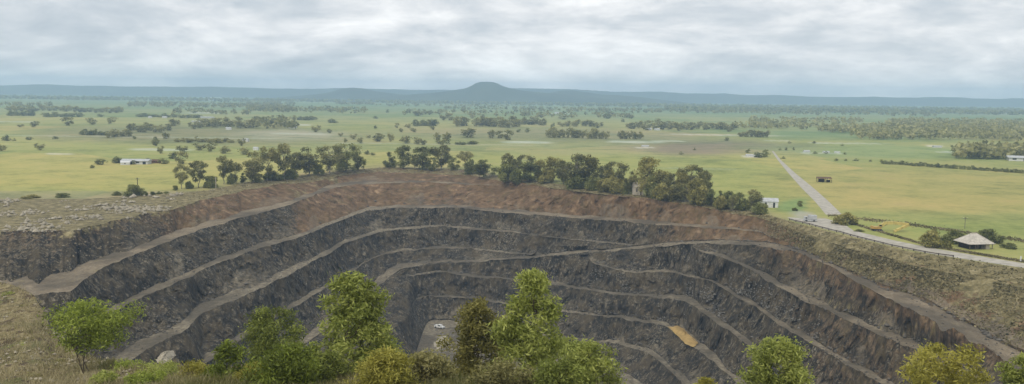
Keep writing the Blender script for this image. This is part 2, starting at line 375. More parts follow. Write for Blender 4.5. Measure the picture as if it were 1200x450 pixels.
for k, (nm, xa, xb, pts, th) in enumerate(LINES):
    p = np.array(pts, float); q = np.array(th, float)
    Y[k] = np.interp(XC, p[:, 0], p[:, 1]); Z[k] = np.interp(XC, p[:, 0], p[:, 2]); T[k] = np.interp(XC, q[:, 0], q[:, 1]) * .88
    ACT[k] = (XC >= xa) & (XC <= xb)
# where a bench runs out it joins the edge above (0) or below (1)
MERGE = {2: .02, 3: .97, 4: .98, 5: (.5, .99), 6: .3, 7: .02, 8: .04, 9: .06, 10: .5, 11: .97}
for i in range(NX):
    act = np.where(ACT[:, i])[0]
    for k in range(NL):
        if not ACT[k, i]:
            a = act[act < k].max(); b = act[act > k].min(); f = MERGE.get(k, .5 if k != 10 else .5)
            f = f[0] if (f.__class__ is tuple and XC[i] < 700) else f[1] if f.__class__ is tuple else f
            yb = Y[b, i] - T[b, i]
            Y[k, i] = Y[a, i] + (yb - Y[a, i]) * f; Z[k, i] = Z[a, i] + (Z[b, i] + .2 - Z[a, i]) * f; T[k, i] = 0
for k in range(NL):
    for arr, w in ((Y, 15), (Z, 31), (T, 19)): arr[k] = smooth(arr[k], w)
rngp = np.random.default_rng(5)
xyz = np.stack([XC, XC * 0, XC * 0], 1)
for k in range(1, NL):     # ragged bench edges
    amp = np.clip((Y[k] - hzn(XC)) / 190.0, .35, 1.4) * (0.9 if k < 3 else 1.2)
    amp = amp * smooth(ACT[k].astype(float), 25)
    Y[k] += amp * (fbm(xyz + 100 * k, 26, 4, 3 + k) * .9)
    Y[k] += .55 * amp * fbm(xyz + 11 * k, 6, 2, 140 + k)
    T[k] *= 1 + .38 * fbm(xyz + 37 * k, 17, 3, 60 + k)
for k in range(1, NL):
    Y[k] = np.maximum(Y[k], Y[k - 1] + .25 + T[k]); Z[k] = np.minimum(Z[k], Z[k - 1] - .02)

def pit_rows():
    rows, mask, kind = [], [], []
    PZ = [at_z(XC, Y[k], Z[k]) for k in range(NL)]
    TOE = [at_z(XC, Y[k] - T[k], Z[k] + .15 * np.clip(T[k], 0, 1)) for k in range(NL)]
    x = XC
    def sm(a, b): t = np.clip((x - a) / (b - a), 0, 1); return t * t * (3 - 2 * t)
    for k in range(NL):
        if k > 0:
            n = {1: 12, 2: 16, 3: 20}.get(k, 17)
            tall = np.clip((PZ[k - 1][:, 2] - TOE[k][:, 2]) / 8.0, 0.05, 1.2)
            # clay / grass shares of each face
            if k == 1:
                red = .15 + .45 * sm(300, 360) * (1 - sm(860, 930)) * np.ones(NX); gra = .66 + .12 * (1 - sm(300, 380)) + .1 * sm(560, 640)
                gra = gra - .06 * sm(380, 430) * (1 - sm(560, 620))
            elif k == 2:
                red = .22 + .6 * sm(150, 250); gra = .05 + .35 * sm(335, 350) * (1 - sm(395, 440)) + .55 * sm(880, 950)
            elif k == 3:
                red = sm(315, 375) * .92; gra = .04 + .72 * sm(890, 950)
            elif k == 4:
                red = .62 * sm(700, 820); gra = .02 + .42 * sm(880, 960) - .12 * sm(1060, 1150)
            elif k in (5, 6):
                red = .5 * sm(730, 830); gra = .02 + .30 * sm(830, 930) - .1 * sm(1060, 1150)
            elif k == 7:
                red = .46 * sm(840, 920) + .08; gra = .30 * sm(860, 960)
            else:
                red = .10 + .30 * sm(840, 980); gra = np.zeros(NX) + (.06 if k < 9 else 0)
            red = red * np.ones(NX); gra = gra * np.ones(NX)
            low = sm(960, 1060) if k == 3 else 0 * XC
            for j in range(1, n + 1):
                s = j / n
                # scree at the foot, steeper wall above
                sh = s + .10 * math.sin(math.pi * s) if k > 3 else s
                P = PZ[k - 1] * (1 - s) + TOE[k] * s
                P[:, 2] = PZ[k - 1][:, 2] * (1 - min(sh, 1)) + TOE[k][:, 2] * min(sh, 1)
                if j < n:
                    w = math.sin(math.pi * s) ** .6
                    amp = tall * w * (.45 if k < 3 else 1.0 if k > 3 else .75) * (1 - .75 * np.clip(gra, 0, 1))
                    q = P * np.array([1, 1, .55])
                    dis = 2.6 * vnoise(q, 10, 11 + k) + 1.6 * vnoise(q, 4.2, 31) + 1.15 * np.sign(vnoise(q, 2.0, 41)) * np.abs(vnoise(q, 2.0, 41)) ** .5 + .7 * vnoise(q, 1.0, 51)
                    hv = P[:, :2] / np.linalg.norm(P[:, :2], axis=1)[:, None]
                    P = P.copy(); P[:, :2] -= hv * (dis * amp)[:, None]
                    P[:, 2] += amp * .45 * vnoise(P, 1.7, 71)
                fan = np.clip(fbm(xyz * (F / 300.0) + 900 * k, 90, 3, 200 + k) * 1.1 - .05, 0, 1)
                foot = np.clip((s - (.74 - .62 * fan)) / .3, 0, 1) * (.40 + .12 * fan)
                if k == 3: foot = foot + sm(960, 1040) * min(1, max(0, (s - .45) / .4)) * .5
                rows.append(P); mask.append(np.stack([foot, red * (1 - (.55 * s if k == 7 else 0)) + (.32 * max(0, .75 - s) * (1 - sm(150, 250)) if k == 2 else 0), gra - low * max(0, s - .25) * .75 + (max(0, .4 - s) * 1.2 * (1 - sm(200, 300)) if k == 2 else 0)], 1)); kind.append(('face', k))
            m = 3
            red_b = {2: np.ones(NX) * .75, 3: .25 + .5 * sm(400, 560) * (1 - sm(860, 900)), 6: .15 + .75 * sm(820, 930), 7: .15 + .4 * sm(860, 950)}.get(k, .04 + .3 * sm(790, 900)) * np.ones(NX)
            gb = {2: .25 - .1 * sm(100, 200), 6: .16 * sm(850, 930)}.get(k, 0) * np.ones(NX)
            for j in range(1, m + 1):
                s = j / m; P = TOE[k] * (1 - s) + PZ[k] * s
                P = P.copy(); P[:, 2] += .16 * vnoise(P, 2.5, 80) + (.45 * np.clip(vnoise(P, 6, 85) + .3, 0, 1) if j == m else 0)
                isb = np.clip(T[k] / 1.2, 0, 1)
                rows.append(P); mask.append(np.stack([isb, red_b * isb + (1 - isb) * red, gb * isb + gra * (1 - isb)], 1)); kind.append(('bench', k))
        else:
            rows.append(PZ[0]); mask.append(np.stack([XC * 0 + .2, XC * 0 + .2, XC * 0 + .9], 1)); kind.append(('rim', 0))
    last = PZ[-1]
    for j in range(1, 7):
        P = at_z(XC, np.minimum(Y[-1] + 30 * j, 3000), Z[-1]).copy(); P[:, 2] += .25 * vnoise(P, 5, 91)
        rows.append(P); mask.append(np.stack([XC * 0 + .9, XC * 0, XC * 0], 1)); kind.append(('pit_floor', 99))
    return np.array(rows), np.array(mask), kind

ROWS, MASK, KIND = pit_rows()

def pit_meshes():
    """one structure object for every face and every bench, sharing edge points"""
    seg = []; start = 0
    for r in range(1, len(KIND) + 1):
        if r == len(KIND) or KIND[r] != KIND[start]:
            seg.append((KIND[start], start, r)); start = r
    name = {'face': 'rock_face', 'bench': 'bench', 'pit_floor': 'pit_floor'}
    for kd, a, b in seg:
        if kd[0] == 'rim': continue
        R = ROWS[a - 1:b]; Mk = MASK[a - 1:b].copy(); Mk[0] = MASK[a]      # own colours from the shared edge on
        n = len(R)
        idx = np.arange(n * NX).reshape(n, NX)
        fq = np.stack([idx[:-1, :-1], idx[1:, :-1], idx[1:, 1:], idx[:-1, 1:]], -1).reshape(-1, 4)
        nm = name[kd[0]]
        if kd == ('face', 1): nm = 'rim_bank'
        if kd == ('bench', NL - 1): nm = 'floor_edge'
        me = mesh_np(nm, R.reshape(-1, 3), fq, M['pit'], {'mask': Mk.reshape(-1, 3)}, smooth=(kd[0] != 'face'))
        struct(link(nm, me))

pit_meshes()

# ------------------------------------------------------------------ the plain
def ell(px, py, cx, cy, rx, ry, soft=.35):
    d = np.sqrt(((px - cx) / rx) ** 2 + ((py - cy) / ry) ** 2)
    return np.clip((1 + soft - d) / (2 * soft), 0, 1)

def build_ground():
    xs = np.arange(-260.0, 1461.0, 2.2); nx = len(xs)
    rim = np.interp(xs, XC, Y[0])
    s = np.linspace(0, 1, 170)
    hz = hzn(xs); y0 = hz + 45 * F / 6450.0
    PY = y0[None] + (rim - y0)[None] * (s[:, None] ** 1.35)
    PX = np.repeat(xs[None], len(s), 0)
    P = at_z(PX, PY, 0.0)
    px, py = PX.ravel(), PY.ravel() - (hzn(PX) - 110).ravel()      # rows levelled to the horizon
    q = np.stack([px, py * 4, px * 0], 1)
    rx0, ry0 = px + 2.5 * fbm(q, 14, 3, 17), py + .35 * fbm(q + 300, 14, 3, 19)
    px = px + 22 * fbm(q, 60, 3, 7); py = py + 2.2 * fbm(q + 500, 60, 3, 9)
    c = np.zeros((len(px), 3)); c[:] = (.290, .270, .082)                       # pasture
    def paint(w, col): c[:] = c * (1 - w[:, None]) + np.array(col) * w[:, None]
    far = np.clip((150 - py) / 22, 0, 1); paint(far * .95, (.165, .215, .088))    # greener far paddocks
    paint(ell(px, py, 120, 176, 260, 14) * .8, (.345, .305, .098))
    paint(ell(px, py, 60, 210, 330, 22) * .7, (.330, .302, .086))
    paint(ell(px, py, 230, 163, 190, 11) * .8, (.225, .185, .095))               # dry brown scrub country
    paint(ell(px, py, 350, 161, 60, 6) * .7, (.36, .31, .21))
    paint(ell(px, py, 660, 158, 190, 9) * .7, (.215, .190, .100))
    paint(ell(px, py, 700, 174, 330, 7) * .6, (.285, .260, .115))
    paint(ell(px, py, 840, 170, 95, 8) * .9, (.195, .155, .095))                 # ploughed ground
    paint(ell(px, py, 700, 200, 300, 20) * .7, (.305, .288, .078))
    paint(ell(px, py, 880, 205, 75, 30) * .7, (.305, .288, .078))
    paint(ell(px, py, 1110, 215, 190, 24) * .95, (.375, .290, .092))             # tan paddock right of the road
    paint(ell(px, py, 1110, 232, 120, 10) * .6, (.405, .300, .100))
    paint(ell(px, py, 1080, 172, 170, 8) * .7, (.240, .275, .100))
    paint(ell(px, py, 1120, 262, 140, 9) * .7, (.255, .262, .066))               # greener verge
    paint(ell(px, py, 1000, 152, 150, 7) * .7, (.150, .210, .085))
    paint(ell(px, py, 940, 237, 20, 9) * .8, (.200, .265, .085))
    # pale bare ground: dams, sand, tracks
    for cx, cy, rx, ry, k in ((618, 166.5, 24, 2.2, .9), (745, 164.5, 28, 2.2, .9), (785, 163, 15, 1.2, .8), (756, 171, 9, 1.2, .8), (190, 180.5, 30, 2.2, .8), (70, 187, 14, 1.6, .7),
                            (340, 149.5, 20, 1.5, .8), (350, 160, 30, 1.6, .6), (235, 137, 18, 1.0, .8), (655, 132.5, 12, 1, .7), (850, 155, 60, 1.0, .7), (1000, 163, 34, .8, .7), (960, 163, 10, .9, .8), (912, 161, 14, .8, .7),
                            (882, 180, 10, 2.2, .8), (945, 175, 7, 1.3, .8), (967, 175, 7, 1.1, .7), (980, 175, 6, 1.1, .7), (1096, 165, 9, 1.5, .8), (1106, 172, 9, 1.3, .8), (15, 150, 22, .9, .7), (170, 117.5, 16, .8, .7), (250, 118.6, 10, .7, .8),
                            (220, 166, 110, .8, .5), (20, 166, 60, .8, .4), (500, 170, 120, .9, .35), (820, 195, 40, 1.2, .3), (1150, 126, 60, .8, .5), (640, 121, 20, .8, .7)):
        dd = (np.abs((rx0 - cx) / (rx * 1.15)) ** 4 + np.abs((ry0 - cy) / (ry * .62)) ** 4) ** .25
        paint(np.clip((1.2 - dd) / .4, 0, 1) * k * .85, (.50, .47, .385))
    paint(ell(px, py, 948, 253 - 4.3, 22, 5) * .8, (.34, .31, .25))               # worn junction
    edge = np.clip(1 - (np.repeat((rim - 0)[None], len(s), 0).ravel() - PY.ravel()) / 7.0, 0, 1)
    paint(edge * .75, (.270, .225, .105))                                         # dry grass along the rim
    st = ((PX.ravel() < 240) & (PY.ravel() > 224)); paint(st * .5, (.25, .215, .13))
    c *= np.array([.955, 1.02, 1.06])
    idx = np.arange(len(s) * nx).reshape(len(s), nx)
    fq = np.stack([idx[:-1, :-1], idx[1:, :-1], idx[1:, 1:], idx[:-1, 1:]], -1).reshape(-1, 4)
    V = P.reshape(-1, 3)
    # the country to the sides and behind, out of frame
    a0 = math.atan2(P[0, -1, 0], P[0, -1, 1]); a1 = math.atan2(P[0, 0, 0], P[0, 0, 1]) + 2 * math.pi
    aa = np.linspace(a0, a1, 40); rr = np.array([60.0, 200, 350, 700, 2000, 6450])
    A, R = np.meshgrid(aa, rr); B = np.stack([np.sin(A) * R, np.cos(A) * R, A * 0 - .03], -1).reshape(-1, 3)
    ib = np.arange(A.size).reshape(A.shape) + len(V)
    fb = np.stack([ib[:-1, :-1], ib[:-1, 1:], ib[1:, 1:], ib[1:, :-1]], -1).reshape(-1, 4)
    cb = np.zeros((len(B), 3)); cb[:] = (.25, .265, .105)
    me = mesh_np('ground', np.vstack([V, B]), np.vstack([fq, fb]), M['ground'], {'field': np.vstack([c, cb])}, smooth=True)
    struct(link('ground', me))

build_ground()

# ------------------------------------------------------------------ the lookout hill the photograph is taken from
def build_knoll():
    xs = np.arange(-420.0, 1640.0, 5.0)
    bx = [-420, -100, 0, 20, 40, 52, 62, 80, 110, 140, 200, 260, 330, 420, 500, 560, 640, 720, 900, 1200, 1640]
    by = [300, 318, 330, 336, 347, 368, 392, 408, 420, 428, 430, 433, 436, 437, 438, 442, 452, 470, 488, 500, 520]
    bd = [150, 120, 108, 104, 98, 90, 82, 74, 68, 64, 60, 57, 55, 52, 50, 48, 46, 45, 45, 45, 45]
    yb = np.interp(xs, bx, by); db = np.interp(xs, bx, bd)
    x3 = np.stack([xs, xs * 0, xs * 0], 1)
    yb = yb + 2.2 * fbm(x3, 34, 4, 5); 
    rows = []
    edge = at_d(xs, yb, db)
    for z, k in ((-66, 1.0), (-40, 1.0), (-10, .99), (8, .985)):             # its cut flank, down into the pit
        e = edge.copy(); hz_ = np.linalg.norm(e[:, :2], axis=1)
        drop = e[:, 2] - z
        e[:, :2] *= ((hz_ + drop * .12 * k) / hz_)[:, None]; e[:, 2] = z; rows.append(e)
    foot = edge.copy(); foot[:, :2] *= 1.012; foot[:, 2] -= 1.6; rows.append(foot)
    n = 60
    for j in range(n + 1):
        s = j / n
        y = yb + (470 - yb) * s if s < 0 else yb + np.maximum(475 - yb, 5) * s
        d = db + (np.interp(xs, [-420, 0, 140, 500, 1640], [50, 42, 40, 38, 36]) - db) * s
        P = at_d(xs, y, d); P[:, 2] += (.28 * vnoise(P, 3.2, 3) + .5 * vnoise(P, 9, 4) * min(1, s * 4 + .1) + .12 * vnoise(P, 1.1, 8)); rows.append(P)
    base = rows[-1]
    for s in (.3, .55, .75, .9):
        P = base * (1 - s) + np.array([0, 2, 43.1]) * s; P[:, 2] -= 1.5 * math.sin(math.pi * s); rows.append(P)
    back = np.stack([xs * .01, xs * 0 - 6, xs * 0 + 43.2], 1); rows.append(back)
    R = np.array(rows); nr, nx = R.shape[:2]; idx = np.arange(nr * nx).reshape(nr, nx)
    fq = np.stack([idx[:-1, :-1], idx[1:, :-1], idx[1:, 1:], idx[:-1, 1:]], -1).reshape(-1, 4)
    struct(link('hillside', mesh_np('hillside', R.reshape(-1, 3), fq, M['knoll'], smooth=True)))
    return R[5:5 + n + 1], xs

KN, KNX = build_knoll()

# ------------------------------------------------------------------ far ranges
def hill_material(name, c1, c2):
    m, g, b = mat(name); p = obj_pos(g)
    g.put(b.inputs['Base Color'], g.ramp(g.noise(p, .006, 6, .65), [(.35, c1), (.65, c2)]))
    return m

def ridge(name, pts, dist, depth, matl, seed, rough=.10):
    p = np.array(pts, float); xs = np.arange(p[0, 0], p[-1, 0] + .1, 2.0)
    y = np.interp(xs, p[:, 0], p[:, 1]); y = smooth(y, 3); y = y + (.55 * fbm(np.stack([xs, xs * 0, xs * 0], 1), 34, 4, 70 + seed) if seed != 1 else 0)
    top = CAMZ + dist * (hzn(xs) - y) / F
    n_ = len(xs); e = np.minimum(np.arange(n_), np.arange(n_)[::-1]) / 70.0; e = np.clip(e, 0, 1) if xs[0] > -200 else np.ones(n_)
    top = top * (e * e * (3 - 2 * e)) + 1.5
    lat = (xs - 600) / F * dist
    rows = []
    for s in np.linspace(-1, 1, 17):
        w = (math.cos(math.pi * s) * .5 + .5) ** 1.1
        P = np.stack([lat * (1 + s * depth / dist), dist + s * depth + 0 * lat, top * w], 1)
        P[:, 2] += top * rough * w * (1 - .9 * (abs(s) < .07)) * fbm(P * np.array([1, 1, 0]), 420, 3, seed) - 1.0
        rows.append(P)
    R = np.array(rows); nr, nx = R.shape[:2]; idx = np.arange(nr * nx).reshape(nr, nx)
    fq = np.stack([idx[:-1, :-1], idx[:-1, 1:], idx[1:, 1:], idx[1:, :-1]], -1).reshape(-1, 4)
    return struct(link(name, mesh_np(name, R.reshape(-1, 3), fq, matl, smooth=True)))

HM = hill_material('forested_hill', (.028, .040, .022), (.060, .075, .038))
ridge('mountain', [(360, 113), (480, 110.5), (505, 109), (530, 106), (545, 103.6), (552, 100.3), (557, 97.2), (563, 96), (575, 96.4), (581, 97.6), (586, 100.6), (596, 103.6), (612, 106.5), (640, 109), (700, 111.5), (790, 114)], 4300, 360, HM, 1, .02)
ridge('hills', [(540, 112), (615, 109.5), (640, 106.5), (655, 105), (668, 105.4), (684, 108), (705, 111), (740, 112), (850, 115)], 4700, 350, HM, 2)
ridge('hills', [(280, 108), (380, 107.5), (398, 105), (412, 103.6), (424, 105), (440, 108), (470, 109.5), (580, 113)], 4700, 350, HM, 3)
ridge('far_range', [(-280, 97), (0, 100.3), (60, 99.4), (130, 101.3), (190, 102.2), (240, 101.6), (300, 103.6), (350, 103.8), (400, 103.0), (450, 104.6), (500, 105.6), (540, 105.4), (575, 104.0), (600, 103.2), (625, 103.6), (660, 104.8), (690, 106.4), (715, 107.9), (740, 108.2), (770, 107.7), (800, 109.3), (833, 109.7), (870, 111.3), (900, 111.7), (940, 113), (1000, 113.7), (1060, 114.6), (1105, 113.9), (1150, 115.3), (1200, 115.6), (1300, 116.3), (1480, 118)], 6050, 380, HM, 4, .05)

# ------------------------------------------------------------------ plants
def leaf_quads(C, size, rng, aspect=.38, droop=.3):
    """one diamond leaf (or leaf spray) at every point C, random turn"""
    n = len(C)
    a = rng.normal(size=(n, 3)); a[:, 2] = a[:, 2] * .7 - droop; a /= np.linalg.norm(a, axis=1)[:, None]
    b = rng.normal(size=(n, 3)); b -= a * (a * b).sum(1)[:, None]; b /= np.linalg.norm(b, axis=1)[:, None]
    s = size * rng.uniform(.6, 1.35, n); L = a * s[:, None]; Wd = b * (s * aspect)[:, None]
    V = np.stack([C - L * .5, C + Wd * .5, C + L * .5, C - Wd * .5], 1).reshape(-1, 3)
    return V, np.arange(4 * n).reshape(n, 4)

def clump_leaves(centers, radii, n, size, rng, aspect=.38, droop=.3, shell=.5, flat=.8, tint=.5, stray=.0):
    w = radii ** 2; k = rng.choice(len(centers), n, p=w / w.sum())
    d = rng.normal(size=(n, 3)); d /= np.linalg.norm(d, axis=1)[:, None]
    r = rng.uniform(0, 1, n) ** shell; r = r * (1 + stray * rng.exponential(1, n) * (rng.uniform(size=n) < .3))
    P = centers[k] + d * (radii[k] * r)[:, None] * np.array([1, 1, flat])
    ct = rng.uniform(-.24, .24, len(centers))
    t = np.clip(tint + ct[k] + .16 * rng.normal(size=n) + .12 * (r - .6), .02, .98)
    V, Fq = leaf_quads(P, size, rng, aspect, droop)
    return V, Fq, np.repeat(np.stack([t, t, t], 1), 4, 0)

def tubes(paths, sides=6):
    V, Fq = [], []; n0 = 0
    for pts, ra, rb in paths:
        pts = np.asarray(pts, float); m = len(pts)
        for i, p in enumerate(pts):
            d = pts[min(i + 1, m - 1)] - pts[max(i - 1, 0)]; d = d / (np.linalg.norm(d) + 1e-9)
            x = np.cross(d, [.31, .95, .05]); x /= np.linalg.norm(x); y = np.cross(d, x)
            r = ra + (rb - ra) * i / (m - 1)
            for k in range(sides):
                a = 2 * math.pi * k / sides; V.append(p + r * (math.cos(a) * x + math.sin(a) * y))
        for i in range(m - 1):
            for k in range(sides):
                Fq.append((n0 + i * sides + k, n0 + i * sides + (k + 1) % sides, n0 + (i + 1) * sides + (k + 1) % sides, n0 + (i + 1) * sides + k))
        n0 += m * sides
    return np.array(V), np.array(Fq)

def bent(a, b, rng, n=5, wob=.06):
    a = np.asarray(a, float); b = np.asarray(b, float); L = np.linalg.norm(b - a)
    p = [a + (b - a) * t + (rng.normal(size=3) * wob * L * math.sin(math.pi * t) if 0 < t < 1 else 0) for t in np.linspace(0, 1, n)]
    return np.array(p)

def make_tree_meshes(seed, h, w, base_frac, prof, nclump, nleaf, leaf, leafmat, barkmat, trunks=1, aspect=.38, droop=.3, clump=.2, tint=.5, trunk_r=None, shell=.5, stray=.0):
    """trunk mesh and crown mesh of one tree: limbs reach the clumps, clumps fill an uneven envelope"""
    rng = np.random.default_rng(seed)
    cs, rs = [], []
    tries = 0
    while len(cs) < nclump and tries < 4000:
        tries += 1
        t = rng.uniform(0, 1); r = np.interp(t, *zip(*prof)) * w / 2
        a = rng.uniform(0, 2 * math.pi); q = r * rng.uniform(.1, 1) ** .55
        q *= 1 + .22 * math.sin(3 * a + seed) * (.5 + .5 * math.sin(5 * t + seed))
        cr = clump * w * rng.uniform(.7, 1.2) * (.55 + .45 * min(1, r / (w / 2) + .15))
        z = h * (base_frac + (1 - base_frac) * t); z = min(z, h - cr * .6)
        c = np.array([q * math.cos(a), q * math.sin(a), z])
        if any(np.linalg.norm((c - o) / np.array([1, 1, .9])) < (cr + ro) * .30 for o, ro in zip(cs, rs)) and tries < 3000: continue
        cs.append(c); rs.append(cr)
    cs, rs = np.array(cs), np.array(rs)
    paths = []; tr = trunk_r or h * .018
    for k in range(trunks):
        b0 = np.array([.0, 0, -.3]) + (rng.normal(size=3) * np.array([.05, .05, 0]) * w if trunks > 1 else 0)
        top = np.array([rng.normal() * .06 * w, rng.normal() * .06 * w, h * .86])
        if trunks > 1: top[:2] += rng.normal(size=2) * .2 * w
        tp = bent(b0, top, rng, 8, .035); paths.append((tp, tr / math.sqrt(trunks), tr * .15))
        mine = [c for i, c in enumerate(cs) if i % trunks == k]
        for c in mine[:26]:
            zs = max(.12 * h, min(c[2] - .18 * h - .25 * np.linalg.norm(c[:2]), h * .8))
            j = np.clip((zs - tp[0][2]) / (tp[-1][2] - tp[0][2]), 0, .95) * 7; i0 = int(j); st = tp[i0] + (tp[i0 + 1] - tp[i0]) * (j - i0)
            paths.append((bent(st, c, rng, 5, .07), tr * .34 / math.sqrt(trunks), tr * .06))
    tv, tf = tubes(paths, 5)
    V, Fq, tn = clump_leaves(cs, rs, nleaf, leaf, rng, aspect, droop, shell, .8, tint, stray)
    return mesh_np('trunk', tv, tf, barkmat, smooth=True), mesh_np('crown', V, Fq, leafmat, {'tint': tn})

ROUND = [(0, .5), (.2, .9), (.5, 1), (.8, .75), (1, .25)]
CONE = [(0, .85), (.25, 1), (.55, .7), (.8, .42), (1, .1)]
GUM = [(0, .35), (.35, .7), (.65, 1), (.9, .8), (1, .3)]
LOW = [(0, .9), (.4, 1), (.75, .75), (1, .2)]

def plant(name, meshes, loc, sx, sz, rz, label, cat, group=None):
    t = empty(name, loc, rz, (sx, sx, sz)); tag(t, label, cat, group)
    link('trunk', meshes[0], t); link('crown', meshes[1], t)
    return t

# rim tree kinds: height 12 m, spread 9 m
PR = {
 'a': [make_tree_meshes(20 + k, 12, 9, .30, GUM, 18, 2500, .70, M['leaf_gum'], M['bark_pale'], 1, .5, .35, .20, .5, .24) for k in range(4)],
 'b': [make_tree_meshes(30 + k, 12, 9, .06, ROUND, 26, 3200, .70, M['leaf_dark'], M['bark'], 1, .5, .2, .22, .55) for k in range(3)],
 'c': [make_tree_meshes(40 + k, 12, 9, .14, ROUND, 28, 3100, .70, M['leaf_olive'], M['bark'], 1, .5, .3, .22, .45) for k in range(3)],
 'g': [make_tree_meshes(50 + k, 12, 9, .16, GUM, 24, 2900, .70, M['leaf_gum'], M['bark_pale'], 1, .5, .3, .21, .42, .26) for k in range(3)],
 'k': [make_tree_meshes(60 + k, 12, 9, .04, CONE, 22, 3200, .7, M['leaf_dark'], M['bark'], 1, .5, .2, .2, .5) for k in range(2)],
 's': [make_tree_meshes(70 + k, 6, 9, .02, LOW, 18, 2600, .95, M['leaf_dark'], M['bark'], 2, .5, .2, .25, .6) for k in range(3)],
 'o': [make_tree_meshes(80 + k, 6, 9, .02, LOW, 18, 2600, .95, M['leaf_olive'], M['bark'], 2, .5, .2, .25, .5) for k in range(2)],
}
RN = random.Random(3)
KINDTXT = {'a': ('gum_tree', 'open gum with bare pale trunk', 'tree'), 'b': ('dense_tree', 'dense dark green round-crowned tree', 'tree'), 'c': ('olive_tree_crown', 'broad olive-green tree', 'tree'),
           'g': ('gum_tree', 'full grey-green gum', 'tree'), 'k': ('conical_tree', 'dark cone-shaped tree', 'tree'), 's': ('shrub', 'low dark green shrub', 'shrub'), 'o': ('shrub', 'low olive shrub', 'shrub')}
NAMES = {'c': 'broad_tree'}
RIM_SETS = [
 ('in the row above the red cut bank', 'trees in the row above the red cut bank',
  [(213, 192, 221.5, 19, 'a'), (233, 188, 220, 21, 'a'), (248, 206, 220, 14, 's'), (262, 182, 216, 20, 'a'), (276, 190, 215, 13, 'a'), (285, 202, 214, 8, 'k'), (297, 177, 214, 27, 'g'), (313, 172, 212, 24, 'a'), (333, 168, 210, 25, 'a'), (347, 178, 207, 22, 'g'),
   (362, 172, 205, 25, 'g'), (386, 170, 203, 27, 'g'), (405, 168, 200, 34, 'b'), (373, 192, 204, 11, 's'), (420, 177, 199, 13, 'b'), (222, 212, 221, 8, 's'), (205, 217, 223, 6, 's'), (271, 203, 216, 9, 's'), (320, 200, 211, 20, 's'), (301, 203, 213, 14, 's'), (340, 198, 209, 16, 's'), (242, 213, 220, 7, 's')]),
 ('in the clump behind the bare rim earth', 'trees in the clump behind the bare earth of the rim',
  [(456, 178, 196, 15, 'k'), (473, 170, 197, 19, 'b'), (495, 172, 198, 26, 'b'), (517, 170, 198, 23, 'g'), (531, 184, 199, 13, 'b'), (545, 177, 201, 19, 'a'), (552, 187, 202, 14, 's'), (567, 187, 206, 25, 'b'), (486, 182, 198, 14, 'a'), (507, 184, 199, 14, 'b')]),
 ('in the rim belt beside the white shed', 'trees in the belt along the rim beside the white shed',
  [(593, 179, 209, 19, 'a'), (594, 192, 211, 22, 's'), (621, 190, 212, 27, 'b'), (617, 181, 210, 20, 'g'), (634, 186, 212, 16, 'c'), (648, 183, 213, 26, 'c'), (678, 180, 219, 38, 'g'), (692, 181, 220, 22, 'c'), (706, 194, 222, 20, 'g'), (723, 189, 224, 26, 'g'), (722, 208, 225, 24, 'o'), (697, 207, 222, 20, 's'),
   (758, 184, 229, 34, 'c'), (776, 198, 231, 24, 'c'), (764, 206, 231, 14, 's'), (790, 203, 233, 22, 'g'), (809, 193, 234, 32, 'a'), (824, 199, 236, 20, 'g'), (804, 214, 236, 32, 'g'), (822, 217, 239, 24, 'o'), (834, 221, 241, 15, 'b'), (844, 223, 242, 12, 'k'), (853, 223, 244, 13, 'b'), (865, 225, 245, 14, 'b'), (881, 221, 248, 20, 'a'), (893, 238, 249.5, 19, 's'), (789, 216, 234, 16, 'o'), (872, 232, 246, 14, 's'), (666, 195, 216, 16, 'c'), (604, 186, 211, 14, 'g'), (660, 188, 216, 18, 'g'), (714, 198, 224, 16, 'c'), (737, 200, 227, 13, 'g'), (798, 200, 235, 18, 'c'), (815, 207, 238, 20, 'c'), (858, 228, 246, 12, 'g'), (640, 199, 214, 16, 'o'), (676, 204, 220, 22, 's'), (709, 208, 224, 16, 'o'), (737, 213, 227, 12, 's'), (778, 214, 234, 20, 'o'), (846, 229, 244, 14, 'o'), (606, 198, 212, 14, 's')]),
]
def size_word(h, w, cat):
    r = w / h
    if cat == 'shrub': return 'wide ' if r > 1.5 else 'small ' if w < 4 else ''
    return ('tall ' if h > 14 else 'small ' if h < 8 else '') + ('slender ' if r < .62 else 'wide ' if r > 1.0 else '')
def put_plant(px, top, base, wpx, kind, where, group, z=0.0, sink=.15):
    p = at_z(px, base, z); d = p[1]; h = (base - top) * d / F; w = wpx * d / F
    name, txt, cat = KINDTXT[kind]; txt = size_word(h, w, cat) + txt; name = NAMES.get(kind, name)
    return plant(name, RN.choice(PR[kind]), (p[0], p[1], z - sink), w / 9.0 * 1.08, h / (6.0 if kind in 'so' else 12.0), RN.uniform(0, 6.28), txt + ' ' + where, cat, group)
for where, grp, lst in RIM_SETS:
    for px, t, b, w, kd in lst: put_plant(px, t, b, w, kd, where, grp)
